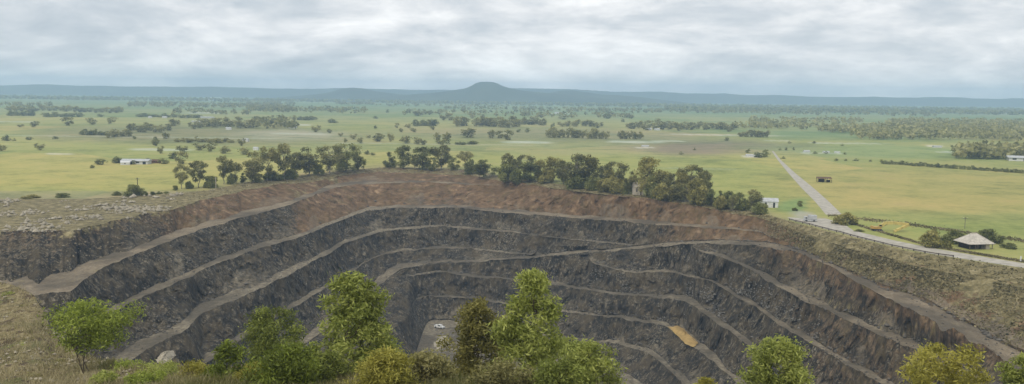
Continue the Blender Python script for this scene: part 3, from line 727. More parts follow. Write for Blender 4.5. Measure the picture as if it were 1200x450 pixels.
# single plants that stand out
put_plant(1095, 269, 290, 24, 'o', 'between the yellow digger and the pale-roofed house', None)
put_plant(1117, 269, 285, 22, 's', 'against the pale-roofed house, on the digger side', None)
put_plant(1159, 268, 284, 24, 's', 'behind the pale-roofed house', None)
put_plant(1183, 284, 291, 14, 's', 'alone on the grass past the pale-roofed house', None)
put_plant(990, 249, 263, 22, 'o', 'at the corner where the two roads meet', None)
put_plant(937.5, 235, 242, 7, 'b', 'alone on the green grass beside the white shed', None)
put_plant(931.5, 243, 247, 6, 's', 'beside the small dark tree near the white shed', None)
put_plant(155, 216, 229, 19, 's', 'at the foot of the dark power pole', None)
put_plant(137, 224, 229, 9, 's', 'a few steps from the dark power pole', None)
put_plant(75, 226, 231, 16, 's', 'on the field edge above the pale stones', None)
put_plant(36, 228, 232, 17, 'o', 'on the field edge above the pale stones', None)
for px in (170, 178, 186, 195): put_plant(px, 224, 229 - (px - 170) * .1, 6, 's', 'in the short line leading to the row of gums', 'low shrubs in the short line leading to the gums')
put_plant(1006, 186 + 82, 271, 10, 's', 'on the road verge beside the yellow digger', None)

# trees out on the plain, each one a single small mesh
def far_proto(seed, mat_, lo, prof, n=380, leaf=1.5):
    tm, cm = make_tree_meshes(seed, 10, 9, lo, prof, 15, n, leaf, mat_, M['bark'], 1, .6, .2, .27, .5)
    bm = bmesh.new(); bm.from_mesh(cm); nf = len(bm.faces); bm.from_mesh(tm)
    bm.faces.ensure_lookup_table()
    for f in bm.faces[nf:]: f.material_index = 1
    me = bpy.data.meshes.new('tree'); bm.to_mesh(me); bm.free()
    me.materials.append(mat_); me.materials.append(M['bark'])
    return me
FP = {'d': [far_proto(200 + k, M['leaf_dark'], .05, ROUND) for k in range(3)], 'g': [far_proto(210 + k, M['leaf_gum'], .12, GUM) for k in range(4)], 'l': [far_proto(220 + k, M['leaf_dark'], 0, LOW, 300) for k in range(2)], 'o': [far_proto(230 + k, M['leaf_olive'], .05, ROUND) for k in range(2)]}
def near_what(px, base):
    for x0, x1, y0, y1, t in ((0, 140, 100, 156, 'near the dark hedges'), (0, 140, 156, 200, 'on the paddock before the dark hedges'), (140, 225, 155, 200, 'near the white farmhouse'), (140, 310, 100, 155, 'behind the brownish scrub'), (225, 310, 155, 200, 'behind the row of rim gums'),
                              (310, 450, 100, 157, 'on the green plain below the small round hill'), (310, 450, 157, 200, 'behind the gap in the rim trees'), (450, 535, 157, 200, 'behind the rim clump'), (450, 600, 100, 157, 'on the green plain before the flat-topped mountain'), (535, 610, 157, 200, 'beside the pale track'),
                              (600, 760, 100, 170, 'on the green rise'), (760, 905, 100, 200, 'near the ploughed ground'), (905, 1100, 160, 200, 'in the paddocks past the road end')):
        if x0 <= px < x1 and y0 <= base < y1: return t
    return 'on the open plain'
def far_tree(px, base, hpx, wpx, kind, label, group):
    if label.startswith('lone'):
        sw = 'tall ' if hpx >= 9 else 'tiny ' if hpx < 4 else ''; nw = near_what(px, base)
        label = (sw + label).replace('on the open plain', nw); group = group.replace('on the open plain', nw)
    p = at_z(px, base, 0.0); d = p[1]
    o = link('tree' if kind != 'l' else 'bush', RN.choice(FP[kind]))
    o.location = (p[0], p[1], -.1); w = wpx * d / F / 9; o.scale = (w * 1.1, w * 1.1, hpx * d / F / 10); o.rotation_euler.z = RN.uniform(0, 6.28)
    return tag(o, label, 'tree' if kind != 'l' else 'bush', group)
def far_row(x0, y0, x1, y1, n, h, wpx, kind, label, group, jit=.6):
    for i in range(n):
        f = (i + RN.uniform(.2, .8)) / n
        far_tree(x0 + (x1 - x0) * f, y0 + (y1 - y0) * f + RN.uniform(-jit, jit), h * RN.uniform(.75, 1.25), wpx * RN.uniform(.8, 1.25), kind, label, group)
far_row(8, 135.5, 40, 135.5, 9, 5, 6, 'd', 'dark tree in the short hedge beyond the left paddock', 'dark trees in the short hedge beyond the left paddock', .3)
far_row(50, 137, 96, 137, 12, 5, 6, 'd', 'dark tree in the long hedge beyond the left paddock', 'dark trees in the long hedge beyond the left paddock', .3)
far_row(95, 158, 127, 158.5, 10, 6, 6, 'd', 'dark tree in the hedge that stands out on the dry grass', 'dark trees in the hedge on the dry grass', .3)
far_row(125, 161, 152, 160, 6, 8, 8, 'g', 'grey gum at the end of the hedge on the dry grass', 'grey gums at the end of the hedge')
far_row(150, 154, 200, 154, 10, 9, 9, 'g', 'grey gum in the copse beyond the white farmhouse', 'gums in the copse beyond the white farmhouse', 1.5)
far_row(10, 131, 46, 131, 7, 7, 8, 'g', 'pale gum behind the short dark hedge', 'pale gums behind the short hedge', 1)
far_row(48, 130, 145, 132, 16, 6, 9, 'g', 'pale gum in the line behind the long dark hedge', 'pale gums behind the long hedge', 1)
far_row(160, 137, 235, 138.5, 17, 4, 6, 'd', 'dark tree in the row beside the far white sheds', 'dark trees in the row beside the far white sheds', .4)
far_row(226, 150, 300, 149, 15, 9, 11, 'g', 'grey-green gum in the wide copse past the row of gums', 'gums in the wide copse on the plain', 2)
far_row(205, 166, 272, 167, 12, 5, 8, 'o', 'brownish scrub tree on the dry plain', 'brownish scrub trees on the dry plain', 1)
far_row(345, 141, 371, 140.5, 7, 4.5, 6, 'd', 'dark tree in the small row on the open green plain', 'dark trees in the small row on the green plain', .4)
far_row(485, 147.5, 512, 147.5, 8, 7, 7, 'd', 'dark tree in the tight clump on the middle plain', 'dark trees in the tight clump on the middle plain', .5)
far_row(534, 148, 546, 148, 4, 11, 9, 'g', 'grey gum in the copse left of the long wood', 'grey gums beside the long wood', .5)
far_row(555, 148.5, 610, 149, 14, 11, 10, 'g', 'grey gum in the long wood on the middle plain', 'gums of the long wood on the middle plain', 1)
far_row(640, 161, 714, 163, 16, 10, 8, 'g', 'grey gum in the straight row before the pale bare strip', 'gums in the straight row before the bare strip', .6)
far_row(724, 162.5, 752, 163, 7, 9, 7, 'g', 'grey gum directly behind the pale bare strip', 'gums behind the pale bare strip', .4)
far_row(610, 146, 640, 147, 8, 7, 8, 'g', 'gum in the scattered stand on the green rise', 'gums scattered on the green rise')
far_row(655, 148, 700, 148, 9, 7, 8, 'g', 'gum in the second stand on the green rise', 'gums in the second stand on the green rise')
far_row(735, 150, 862, 152, 26, 9, 10, 'g', 'gum in the broad belt beyond the ploughed ground', 'gums in the belt beyond the ploughed ground', 2.5)
far_row(868, 160, 902, 161, 7, 8, 9, 'g', 'gum in the grove beside the ploughed ground', 'gums in the grove by the ploughed ground')
far_row(1031, 191.5, 1200, 203, 40, 4.5, 6, 'd', 'small dark tree in the planted line bordering the tan paddock', 'trees in the planted line by the tan paddock', .3)
far_row(534, 169.5, 560, 169, 6, 4, 6, 'd', 'low dark tree in the scrub by the pale track', 'low dark trees by the pale track', .4)
L1, G1 = 'lone dark tree standing on the open plain', 'lone dark trees on the open plain'
for px, b, h, w in ((9, 165, 7, 9), (17, 165, 3, 4), (34, 164, 4, 7), (65, 163, 3.5, 7), (118, 137, 3.5, 8), (391, 144, 5, 11), (440, 139, 3, 6), (440, 151, 4, 4), (431, 181, 5, 6), (437, 182, 4, 5), (454, 132, 4, 4), (497, 134, 6, 6), (505, 134, 5, 5), (526, 127, 3, 8),
                    (648, 150, 6, 5), (685, 146, 4, 5), (693, 145, 4, 5), (608, 155, 4, 5), (618, 155, 5, 6), (740, 150, 5, 5), (730, 143, 4, 5), (712, 139, 8, 6), (851, 165, 5, 5), (877, 179, 5, 5), (890, 184.5, 7, 11), (897, 184, 9, 9), (798, 181, 3.5, 5), (814, 176, 3, 3), (925, 168, 3, 4), (954, 168, 2.6, 5), (987, 171, 2.6, 4), (918, 186, 3, 5),
                    (921, 176, 4, 3), (930, 176, 3.5, 3), (955, 180, 3, 5), (968, 180, 3, 4), (990, 181, 2.5, 4), (980, 188.5, 3, 5), (991, 188.5, 2.5, 4), (1003, 188.5, 3, 6), (1020, 189.5, 2.5, 4), (117.5, 193, 7, 11), (108, 197, 4, 6), (400, 182, 4, 4), (914, 176, 3, 3), (320, 143, 4, 14), (182, 168, 8, 6), (157, 163, 4, 4)):
    far_tree(px, b, h, w, 'd' if h > 3.6 else 'l', L1, G1)
L2, G2 = 'lone spreading gum standing on the open plain', 'lone gums on the open plain'
for px, b, h, w in ((47, 176, 9, 10), (2, 177, 8, 9), (40, 149, 7, 9), (80, 147, 10, 12), (108, 146, 8, 11), (130, 145, 8, 10), (24, 149, 4, 7), (370, 155, 9, 10), (386, 156, 5, 6), (399, 160, 5, 5), (414, 163, 7, 8), (405, 167, 6, 5), (422, 168, 8, 7), (443, 166, 10, 13), (432, 162, 4, 5), (458, 166, 10, 7), (475, 168, 10, 13), (490, 169, 9, 12), (497, 170, 6, 8), (512, 168, 13, 9), (523, 169, 14, 11), (518, 170, 7, 9),
                    (470, 155, 5, 5), (478, 150, 6, 8), (485, 155, 5, 7), (507, 152, 5, 6), (548, 161, 11, 18), (577, 162, 10, 12), (586, 162, 9, 10), (595, 164, 12, 12), (465, 150, 6, 5), (520, 141, 8, 10), (528, 141, 8, 9), (490, 136, 6, 12), (553, 139, 6, 7), (566, 139, 5, 5), (182, 171, 8, 8), (188, 180, 10, 7), (235, 176, 9, 14), (247, 178, 11, 10), (264, 180, 10, 13), (285, 181, 8, 14), (283, 171, 10, 8), (214, 178, 8, 12), (212, 192, 15, 14), (195, 163, 8, 9), (205, 148, 9, 12), (625, 141, 6, 9), (635, 138, 5, 6), (660, 140, 5, 12), (1004, 142, 6, 5), (700, 150, 5, 6), (705, 148, 5, 6)):
    far_tree(px, b, h, w, 'g', L2, G2)
for px, b, h, w in ((137, 191, 8, 14), (157, 192.5, 5, 7), (191, 192, 7, 10), (203, 186, 9, 9), (173, 189, 4, 6)):
    far_tree(px, b, h, w, 'd', 'dark garden tree beside the white farmhouse', 'garden trees beside the white farmhouse')

def wood(name, label, regions, seed, matl, th=(7, 12), q=16, leaf=4.2):
    """a far wood that reads as one mass"""
    rng = np.random.default_rng(seed); Vs, Fs, Ts = [], [], []; n0 = 0
    for x0, x1, y0, y1, n in regions:
        px = rng.uniform(x0, x1, n); f = rng.uniform(0, 1, n); py = y0 + (y1 - y0) * f + (px - (x0 + x1) / 2) * ROLL
        P = at_z(px, py, 0.0); h = rng.uniform(*th, n)
        k = np.repeat(np.arange(n), q); m = n * q
        d = rng.normal(size=(m, 3)); d /= np.linalg.norm(d, axis=1)[:, None]
        r = rng.uniform(.2, 1, m) ** .4
        C = P[k] + d * (h[k] * .48 * r)[:, None] * np.array([1.15, 1.15, .8]); C[:, 2] += h[k] * .55
        V, Fq = leaf_quads(C, leaf, rng, .75, 0)
        t = np.clip(.45 + .14 * rng.normal(size=n)[k] + .12 * rng.normal(size=m), .02, .98)
        Vs.append(V); Fs.append(Fq + n0); n0 += len(V); Ts.append(np.repeat(np.stack([t, t, t], 1), 4, 0))
    return stuff(link(name, mesh_np(name, np.vstack(Vs), np.vstack(Fs), matl, {'tint': np.vstack(Ts)})), label, 'woodland')
wood('woodland', 'grey-green woodland band behind the paddocks right of the road', [(960, 1060, 152, 157, 110), (1000, 1240, 152, 165, 560), (1040, 1240, 143, 153, 420), (860, 960, 148, 152, 50), (1120, 1215, 180, 187, 150), (880, 1010, 141, 147, 80)], 1, M['leaf_gum'])
wood('woodland', 'woodland on the far left plain below the blue haze', [(150, 330, 122, 127, 260), (55, 140, 115, 118, 130), (290, 345, 118, 132, 220), (330, 430, 128, 133, 90), (300, 345, 142, 152, 70), (395, 440, 122, 123, 60), (0, 60, 122, 127, 40)], 2, M['leaf_gum'])
wood('woodland', 'thin lines of trees across the far green plain', [(440, 600, 123, 126, 70), (600, 900, 129, 132.5, 260), (470, 620, 131, 137, 55), (610, 740, 134, 139, 60), (455, 560, 121, 122, 60), (900, 1100, 132, 136, 120), (520, 600, 128, 129, 30), (200, 300, 132, 135, 40)], 3, M['leaf_gum'])
wood('forest', 'blue-green forest filling the plain below the ranges', [(600, 780, 122, 125, 420), (780, 1260, 126.4, 133, 1900), (-40, 320, 115.2, 118, 500), (300, 600, 119.3, 121, 420)], 4, M['leaf_dark'], (9, 14), 10, 9)

# ------------------------------------------------------------------ foreground trees on the lookout slope
def near_tree(name, px, top, wpx, d, base_z, prof, lo, leafmat, nleaf, leaf, seed, label, cat='tree', trunks=1, nclump=30, clump=.15, tint=.5, bark='bark', aspect=.30, droop=.42):
    tp = at_d(px, top, d); h = tp[2] - base_z; w = wpx * d / F
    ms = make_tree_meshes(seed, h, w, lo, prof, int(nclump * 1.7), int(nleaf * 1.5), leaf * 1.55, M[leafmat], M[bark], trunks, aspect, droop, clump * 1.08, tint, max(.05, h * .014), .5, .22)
    t = empty(name, (tp[0], tp[1], base_z)); tag(t, label, cat)
    link('trunk', ms[0], t); link('crown', ms[1], t)
    return t
def zk(px, d):
    """height of the lookout slope near a frame column at a distance"""
    i = int(np.argmin(abs(KNX - px))); col = KN[:, i]; j = int(np.argmin(abs(col[:, 1] - d))); return float(col[j, 2]) - .15
near_tree('young_tree', 103, 352, 88, 60, zk(95, 60) - 1.0, [(0, .5), (.3, .95), (.6, 1), (.85, .65), (1, .25)], .52, 'leaf_bright', 5200, .17, 301, 'bright green young tree with thin bare stems on the dry grass slope', trunks=3, nclump=26, clump=.17, tint=.55)
near_tree('young_tree', 266, 399, 56, 52, zk(266, 52) - 1.2, CONE, .05, 'leaf_bright', 5000, .16, 302, 'small leafy green tree below the grey haul road, beside the green shrubs', nclump=22, clump=.2, tint=.42)
near_tree('olive_tree', 321, 358, 70, 64, zk(321, 55) - 3.5, ROUND, .12, 'leaf_near', 6500, .17, 303, 'rounded olive-green tree before the left rock faces', nclump=34, clump=.16, tint=.36)
near_tree('wattle_tree', 414, 321, 112, 54, zk(414, 52) - 2.5, [(0, .9), (.25, 1), (.5, .86), (.75, .62), (.92, .4), (1, .12)], .05, 'leaf_near', 13000, .20, 304, 'tall light green feathery tree beside the curve of the haul road', nclump=52, clump=.13, tint=.52, droop=.5)
near_tree('shrub', 340, 404, 92, 47, zk(340, 47) - .6, LOW, .0, 'leaf_bright', 7000, .15, 305, 'leafy bright green shrub at the foot of the tall feathery tree', 'shrub', 2, 30, .17, .40)
near_tree('shrub', 450, 412, 84, 43, zk(452, 43) - .8, LOW, .0, 'leaf_yellow', 6500, .14, 306, 'yellow-green flowering shrub between the two tallest trees', 'shrub', 2, 30, .16, .45)
near_tree('dusty_tree', 560, 352, 88, 57, zk(540, 50) - 4, [(0, .8), (.3, 1), (.6, .85), (.85, .55), (1, .2)], .05, 'leaf_olive', 9000, .19, 307, 'dusty olive tree in front of the pit floor', nclump=48, clump=.13, tint=.42, droop=.5)
near_tree('wattle_tree', 625, 316, 128, 51, zk(600, 49) - 4.5, [(0, 1), (.3, .98), (.5, .80), (.68, .52), (.85, .34), (1, .12)], .04, 'leaf_near', 14500, .19, 308, 'tallest dense green pointed tree in front of the pit floor', nclump=58, clump=.125, tint=.50, droop=.5)
near_tree('shrub', 690, 402, 72, 46, 29.0, ROUND, .0, 'leaf_near', 5200, .15, 309, 'round light green bush beside the pointed tree', 'shrub', 2, 26, .18, .5)
near_tree('young_tree', 911, 395, 74, 50, 26.5, ROUND, .1, 'leaf_near', 6000, .17, 310, 'round light green tree top in front of the dark right benches', nclump=30, clump=.16, tint=.50)
near_tree('young_tree', 1108, 402, 92, 48, 26.5, ROUND, .1, 'leaf_yellow', 7500, .16, 311, 'yellow-green tree top in front of the right-hand haul bench', nclump=32, clump=.16, tint=.64)
near_tree('young_tree', 1203, 414, 54, 50, 26.5, ROUND, .1, 'leaf_near', 3500, .17, 312, 'olive-green tree top at the end of the widest sandy bench', nclump=20, clump=.19, tint=.55)
near_tree('shrub', 825, 443, 40, 46, 28.0, LOW, .0, 'leaf_yellow', 2200, .15, 313, 'yellowish shrub tip below the yellow sand heap', 'shrub', 1, 14, .2, .5)
near_tree('shrub', 375, 416, 60, 50, zk(375, 50) - .6, LOW, .0, 'leaf_near', 4200, .15, 314, 'olive shrub under the tall feathery tree', 'shrub', 2, 22, .18, .35)
near_tree('shrub', 498, 414, 66, 47, zk(505, 47) - .6, LOW, .0, 'leaf_brown', 5000, .15, 315, 'dusty brown-green shrub in front of the pit floor vehicle', 'shrub', 2, 26, .17, .55)
near_tree('shrub', 590, 428, 90, 44, zk(590, 44) - 1.0, LOW, .0, 'leaf_brown', 5000, .14, 316, 'pale twiggy shrub under the pointed tree', 'shrub', 2, 26, .17, .62)
near_tree('shrub', 655, 425, 80, 44, 29.5, LOW, .0, 'leaf_near', 4500, .14, 317, 'olive shrub at the foot of the pointed tree', 'shrub', 2, 24, .18, .38)
for px, top, w, d, sd, lm, lab in ((150, 424, 40, 58, 321, 'leaf_bright', 'low green shrub next to the bright young tree'), (188, 427, 50, 55, 322, 'leaf_near', 'low spreading shrub below the pale gravel heap'), (225, 424, 46, 53, 323, 'leaf_yellow', 'low pale green shrub beside the small leafy tree'), (300, 427, 44, 50, 324, 'leaf_yellow', 'low yellowish shrub between the leafy tree and the bright shrub'), (172, 437, 46, 50, 325, 'leaf_bright', 'low bright shrub below the spreading shrub'), (120, 438, 40, 52, 326, 'leaf_near', 'low olive shrub by the bare stems of the bright young tree')):
    near_tree('shrub', px, top, w, d, zk(px, d) - .2, LOW, .0, lm, 2600, .13, sd, lab, 'shrub', 2, 16, .2, .55)

for i, (px, d, w, h) in enumerate(((12, 100, 16, 7), (28, 92, 14, 6), (46, 84, 18, 8), (22, 72, 24, 10), (60, 66, 22, 9), (38, 56, 28, 11), (84, 58, 24, 10), (8, 60, 26, 10), (70, 50, 30, 12), (20, 48, 30, 11))):
    b = (px, zk(px, d)); top = HY + (px - 600) * ROLL + (CAMZ - b[1]) * F / d - h
    near_tree('weed_clump', px, top, w, d, b[1] - .1, LOW, .0, 'leaf_brown' if i % 3 else 'leaf_near', 420, .13, 340 + i, 'low dry weed clump on the lookout slope', 'weeds', 2, 8, .24, .5)['group'] = 'dry weed clumps on the lookout slope'

def grass_tufts():
    """dry grass and weeds on the lookout slope"""
    rng = np.random.default_rng(77)
    cols = np.where((KNX > -60) & (KNX < 720))[0]
    n = 15000
    ci = rng.choice(cols, n); ri = rng.integers(0, KN.shape[0] - 1, n)
    A = KN[ri, ci]; B = KN[ri + 1, np.minimum(ci + 1, len(KNX) - 1)]
    f = rng.uniform(0, 1, (n, 1)); P = A * (1 - f) + B * f + rng.normal(size=(n, 3)) * np.array([.15, .15, 0])
    q = 4; k = np.repeat(np.arange(n), q); m = n * q
    hgt = rng.uniform(.15, .42, n) * (1 + .7 * (vnoise(P, 3, 5) > .25)); a = rng.uniform(0, 6.283, m)
    lean = rng.normal(size=(m, 2)) * .45
    base = P[k] + np.stack([rng.normal(size=m) * .12, rng.normal(size=m) * .12, np.zeros(m) - .05], 1)
    side = np.stack([np.cos(a), np.sin(a), a * 0], 1) * .035
    tip = base + np.stack([lean[:, 0] * hgt[k], lean[:, 1] * hgt[k], hgt[k]], 1)
    V = np.stack([base - side, base + side, tip], 1).reshape(-1, 3)
    green = vnoise(P * np.array([1, 1, 0]), 7, 9) + .9 * ((KNX[ci] > 110) - .45)
    t = np.clip(.62 - .33 * green[k] + .16 * rng.normal(size=m), .02, .98)
    gm = leaf_material('grass_blade', (.085, .105, .022), (.200, .185, .070), (.38, .325, .185), .3)
    stuff(link('grass', mesh_np('grass', V, np.arange(3 * m).reshape(m, 3), gm, {'tint': np.repeat(np.stack([t, t, t], 1), 3, 0)})), 'dry grass and weeds on the lookout slope', 'grass')
grass_tufts()

# ------------------------------------------------------------------ loose rock
def rocks(name, P, size, rng, matl, label):
    n = len(P)
    ico = np.array([(0, 0, 1), (.9, 0, .3), (.28, .85, .3), (-.72, .53, .3), (-.72, -.53, .3), (.28, -.85, .3), (0, 0, -.5)])
    tri = np.array([(0, 1, 2), (0, 2, 3), (0, 3, 4), (0, 4, 5), (0, 5, 1), (6, 2, 1), (6, 3, 2), (6, 4, 3), (6, 5, 4), (6, 1, 5)])
    V = np.repeat(ico[None], n, 0) * rng.uniform(.65, 1.35, (n, 7, 1)) * (size[:, None, None]) * rng.uniform(.7, 1.3, (n, 1, 3)) * .5
    a = rng.uniform(0, 6.283, n); c, s = np.cos(a), np.sin(a); X = V[..., 0] * c[:, None] - V[..., 1] * s[:, None]; Yv = V[..., 0] * s[:, None] + V[..., 1] * c[:, None]
    V = np.stack([X, Yv, V[..., 2]], -1) + P[:, None]
    Fq = (tri[None] + 7 * np.arange(n)[:, None, None]).reshape(-1, 3)
    return stuff(link(name, mesh_np(name, V.reshape(-1, 3), Fq, matl)), label, 'rocks')

def scatter_rocks():
    rng = np.random.default_rng(12)
    rs = {}
    for r, kd in enumerate(KIND): rs.setdefault(kd, []).append(r)
    # pale stones over the flat spoil ground and the left cut
    fr = rs[('face', 1)]; n = 4600
    i = np.searchsorted(XC, rng.uniform(-60, 250, n)); r = rng.choice(fr, n)
    P = ROWS[r, i] + rng.normal(size=(n, 3)) * np.array([.6, 1.6, 0])
    keep = vnoise(P * np.array([1, 1, 0]), 16, 4) + .8 * vnoise(P, 5, 6) > .2
    P = P[keep]; rocks('rubble', P, rng.uniform(.35, 1.1, len(P)) * rng.choice([.6, .8, 1, 2.2], len(P)), rng, M['stone_pale'], 'pale broken stones spread over the flat ground beside the rim')
    fr = rs[('face', 2)]; n = 300
    i = np.searchsorted(XC, rng.uniform(-20, 300, n)); r = np.array(fr)[np.minimum((rng.uniform(0, 1, n) ** .8 * len(fr)).astype(int), len(fr) - 1)]
    P = ROWS[r, i]; rocks('rubble', P, rng.uniform(.35, 1.1, n), rng, M['stone_brown'], 'pale stones tumbled down the brown cut bank')
    # talus at the foot of every dark face
    Ps = []; Sz = []
    for k in range(3, NL):
        fr = rs[('face', k)]; n = 1000 if k < 7 else 800
        i = rng.integers(0, NX, n); r = np.array(fr)[np.clip((len(fr) * (1 - rng.exponential(.16, n))).astype(int), len(fr) // 3, len(fr) - 1)]
        P = ROWS[r, i]; ok = (T[k][i] > 1.0) & (XC[i] > 0) & (XC[i] < 1250); ok &= ~((k == 3) & (XC[i] > 340) & (rng.uniform(size=n) < .85))
        Ps.append(P[ok]); Sz.append(rng.uniform(.35, 1.0, ok.sum()) * rng.choice([1, 1, 1, 1.7], ok.sum()))
        n = 900; i = rng.integers(0, NX, n); r = np.array(rs[('bench', k)])[rng.choice([0, 0, 1, 2, 2, 2], n)]; ok = (T[k][i] > 1.5) & (vnoise(np.stack([XC[i], XC[i] * 0, XC[i] * 0], 1), 25, 300 + k) > -.2)
        Ps.append((ROWS[r, i] + rng.normal(size=(n, 3)) * np.array([.4, .4, 0]))[ok]); Sz.append(rng.uniform(.3, .8, ok.sum()))
    P = np.vstack(Ps); rocks('rubble', P, np.concatenate(Sz), rng, M['stone'], 'dark boulders and scree at the feet of the quarry faces')
    # paler broken outcrops on the inner faces
    Ps = []
    for k, x0, x1, n in ((9, 690, 800, 520), (9, 800, 850, 380), (8, 845, 905, 330), (8, 905, 960, 160), (10, 770, 812, 260), (4, 470, 620, 260), (5, 480, 620, 160), (3, 190, 330, 200)):
        fr = rs[('face', k)]; i = np.searchsorted(XC, rng.uniform(x0, x1, n)); P = ROWS[rng.choice(fr[2:], n), i]; Ps.append(P[vnoise(P, 5, 77) > -.1])
    P = np.vstack(Ps); rocks('rubble', P, rng.uniform(.3, .95, len(P)), rng, M['stone_grey'], 'pale grey broken outcrops on the dark quarry faces')
    n = 420; x = rng.uniform(494, 600, n); y = rng.uniform(378, 418, n); P = at_z(x, y, -51.95); ok = vnoise(P, 8, 5) > -.1
    rocks('rubble', P[ok], rng.uniform(.25, .9, ok.sum()), rng, M['stone_grey'], 'pale broken rock strewn on the pit floor')
    # stones on the near dry slope
    cols = np.where((KNX > -60) & (KNX < 150))[0]; n = 900
    P = KN[rng.integers(0, KN.shape[0] - 1, n), rng.choice(cols, n)] + rng.normal(size=(n, 3)) * np.array([.3, .3, 0]); keep = vnoise(P * np.array([1, 1, 0]), 6, 8) > 0
    P = P[keep]; rocks('rubble', P, rng.uniform(.12, .4, len(P)), rng, M['stone_pale'], 'small stones on the dry lookout slope')
scatter_rocks()

def heap(name, poly, z, h, matl, label, seed):
    """a low heap with the outline given"""
    P = at_z([p[0] for p in poly], [p[1] for p in poly], z); c = P.mean(0); rng = np.random.default_rng(seed)
    t = np.linspace(0, len(P), 41)[:-1]; i = t.astype(int); f = (t - i)[:, None]; ring = P[i] * (1 - f) + P[(i + 1) % len(P)] * f
    rows = []
    for s in np.linspace(0, 1, 9):
        R = ring * (1 - s) + c * s; R = R + rng.normal(size=R.shape) * .12; R[:, 2] = z - .2 + h * (1 - (1 - s) ** 1.4) + rng.normal(size=len(R)) * .10; rows.append(R)
    R = np.array(rows); m, n = R.shape[:2]; idx = np.arange(m * n).reshape(m, n); nx = np.roll(idx, -1, 1)
    fq = np.stack([idx[:-1], nx[:-1], nx[1:], idx[1:]], -1).reshape(-1, 4)
    return tag(link(name, mesh_np(name, R.reshape(-1, 3), fq, matl, smooth=True)), label, 'heap')
heap('sand_heap', [(783, 382.5), (795, 381.5), (803, 386), (806, 391), (812, 395), (819, 402), (812, 406), (803, 402), (793, 392)], -38.35, 1.2, M['sand'], 'flat bright yellow sand heap on a dark quarry bench', 4)
heap('gravel_heap', [(183, 421), (190, 412), (203, 410), (206, 416), (197, 424), (186, 428)], -23.0, 1.4, M['stone_pale'], 'pale gravel heap at the end of the left haul bench', 5)
heap('gravel_heap', [(507, 402), (514, 394), (524, 391), (529, 398), (524, 408), (512, 412)], -52, .8, M['stone_pale'], 'pale gravel heap on the pit floor near the white vehicle', 6)

# ------------------------------------------------------------------ roads
def strip(name, left, right, z, matl, label=None):
    n = 60
    def rs(p):
        p = np.array(p, float); t = np.linspace(0, 1, len(p)); u = np.linspace(0, 1, n); return np.interp(u, t, p[:, 0]), np.interp(u, t, p[:, 1])
    A = at_z(*rs(left), z); B = at_z(*rs(right), z)
    R = np.stack([A, A * .5 + B * .5, B]); R[1, :, 2] += .05
    idx = np.arange(3 * n).reshape(3, n)
    fq = np.stack([idx[:-1, :-1], idx[:-1, 1:], idx[1:, 1:], idx[1:, :-1]], -1).reshape(-1, 4)
    return struct(link(name, mesh_np(name, R.reshape(-1, 3), fq, matl, smooth=True)))
strip('road', [(904.5, 177), (911, 187), (924, 203), (939, 220), (955, 236), (968, 251.5)], [(906.5, 177), (914.5, 187), (932, 203), (953, 220), (970, 235), (987, 251.5)], .03, M['asphalt'])
strip('haul_road', [(923, 254.5), (945, 256), (968, 256), (988, 262), (1000, 270), (1045, 281), (1089, 290), (1150, 300.5), (1200, 308.5), (1300, 325)], [(926, 257.5), (948, 263), (970, 269), (986, 272.7), (1000, 277), (1045, 288), (1089, 297), (1150, 306.5), (1200, 314), (1300, 330)], .05, M['asphalt'])

# ------------------------------------------------------------------ built things
def house_with_faded_roof():
    p = at_z(1141, 290.5, 0.0); k = p[1] / F
    t = empty('house', (p[0], p[1], 0), math.radians(14)); t.scale = (.82, .82, .92); tag(t, 'small house with a wide faded tent-like roof beside the haul road', 'house')
    W_, D_, hw = 4.9, 3.6, 2.15
    r = MB(); ov = .7
    r.add([(-W_ - ov, -D_ - ov, hw - .25), (W_ + ov, -D_ - ov, hw - .35), (W_ + ov, D_ + ov, hw - .1), (-W_ - ov, D_ + ov, hw), (-1.6, .2, 4.9), (.9, .2, 4.95)],
          [(0, 1, 5, 4), (1, 2, 5), (2, 3, 4, 5), (3, 0, 4)])
    r.add([(-W_ - ov, -D_ - ov, hw - .37), (W_ + ov, -D_ - ov, hw - .47), (W_ + ov, D_ + ov, hw - .22), (-W_ - ov, D_ + ov, hw - .12)], [(3, 2, 1, 0)])
    ro = r.build('roof', M['thatch'], t)
    c = MB(); c.bar((-1.7, .2, 4.92), (1.0, .2, 4.97), .35, .2); c.build('ridge_cap', M['cream'], ro)
    for a, b in (((-W_ - ov, -D_ - ov, hw - .2), (-1.6, .2, 4.95)), ((W_ + ov, -D_ - ov, hw - .3), (.9, .2, 5.0))):
        h = MB(); h.bar(a, b, .22, .1); h.build('hip_cap', M['thatch'], ro)
    w = MB(); w.box(-W_ + 1.2, 1.6, -D_ + 1.6, D_, 0, hw - .4); w.build('wall', M['dark'], t)
    w = MB(); w.box(2.2, 4.0, -D_ + .3, D_, 0, hw - .4); w.build('wall', M['cream'], t)
    for x in (-W_, -2.4, 0.3, 1.9, W_):
        m = MB(); m.box(x - .09, x + .09, -D_ - .09, -D_ + .09, 0, hw - .3); m.build('post', M['timber'], t)
    m = MB(); m.box(-.5, .4, -D_ + 1.55, -D_ + 1.6, 0, 1.25); m.build('door', M['timber'], t)
    m = MB(); m.box(-2.6, -1.4, -D_ + 1.55, -D_ + 1.6, .5, 1.2); m.build('window', M['glass'], t)
house_with_faded_roof()

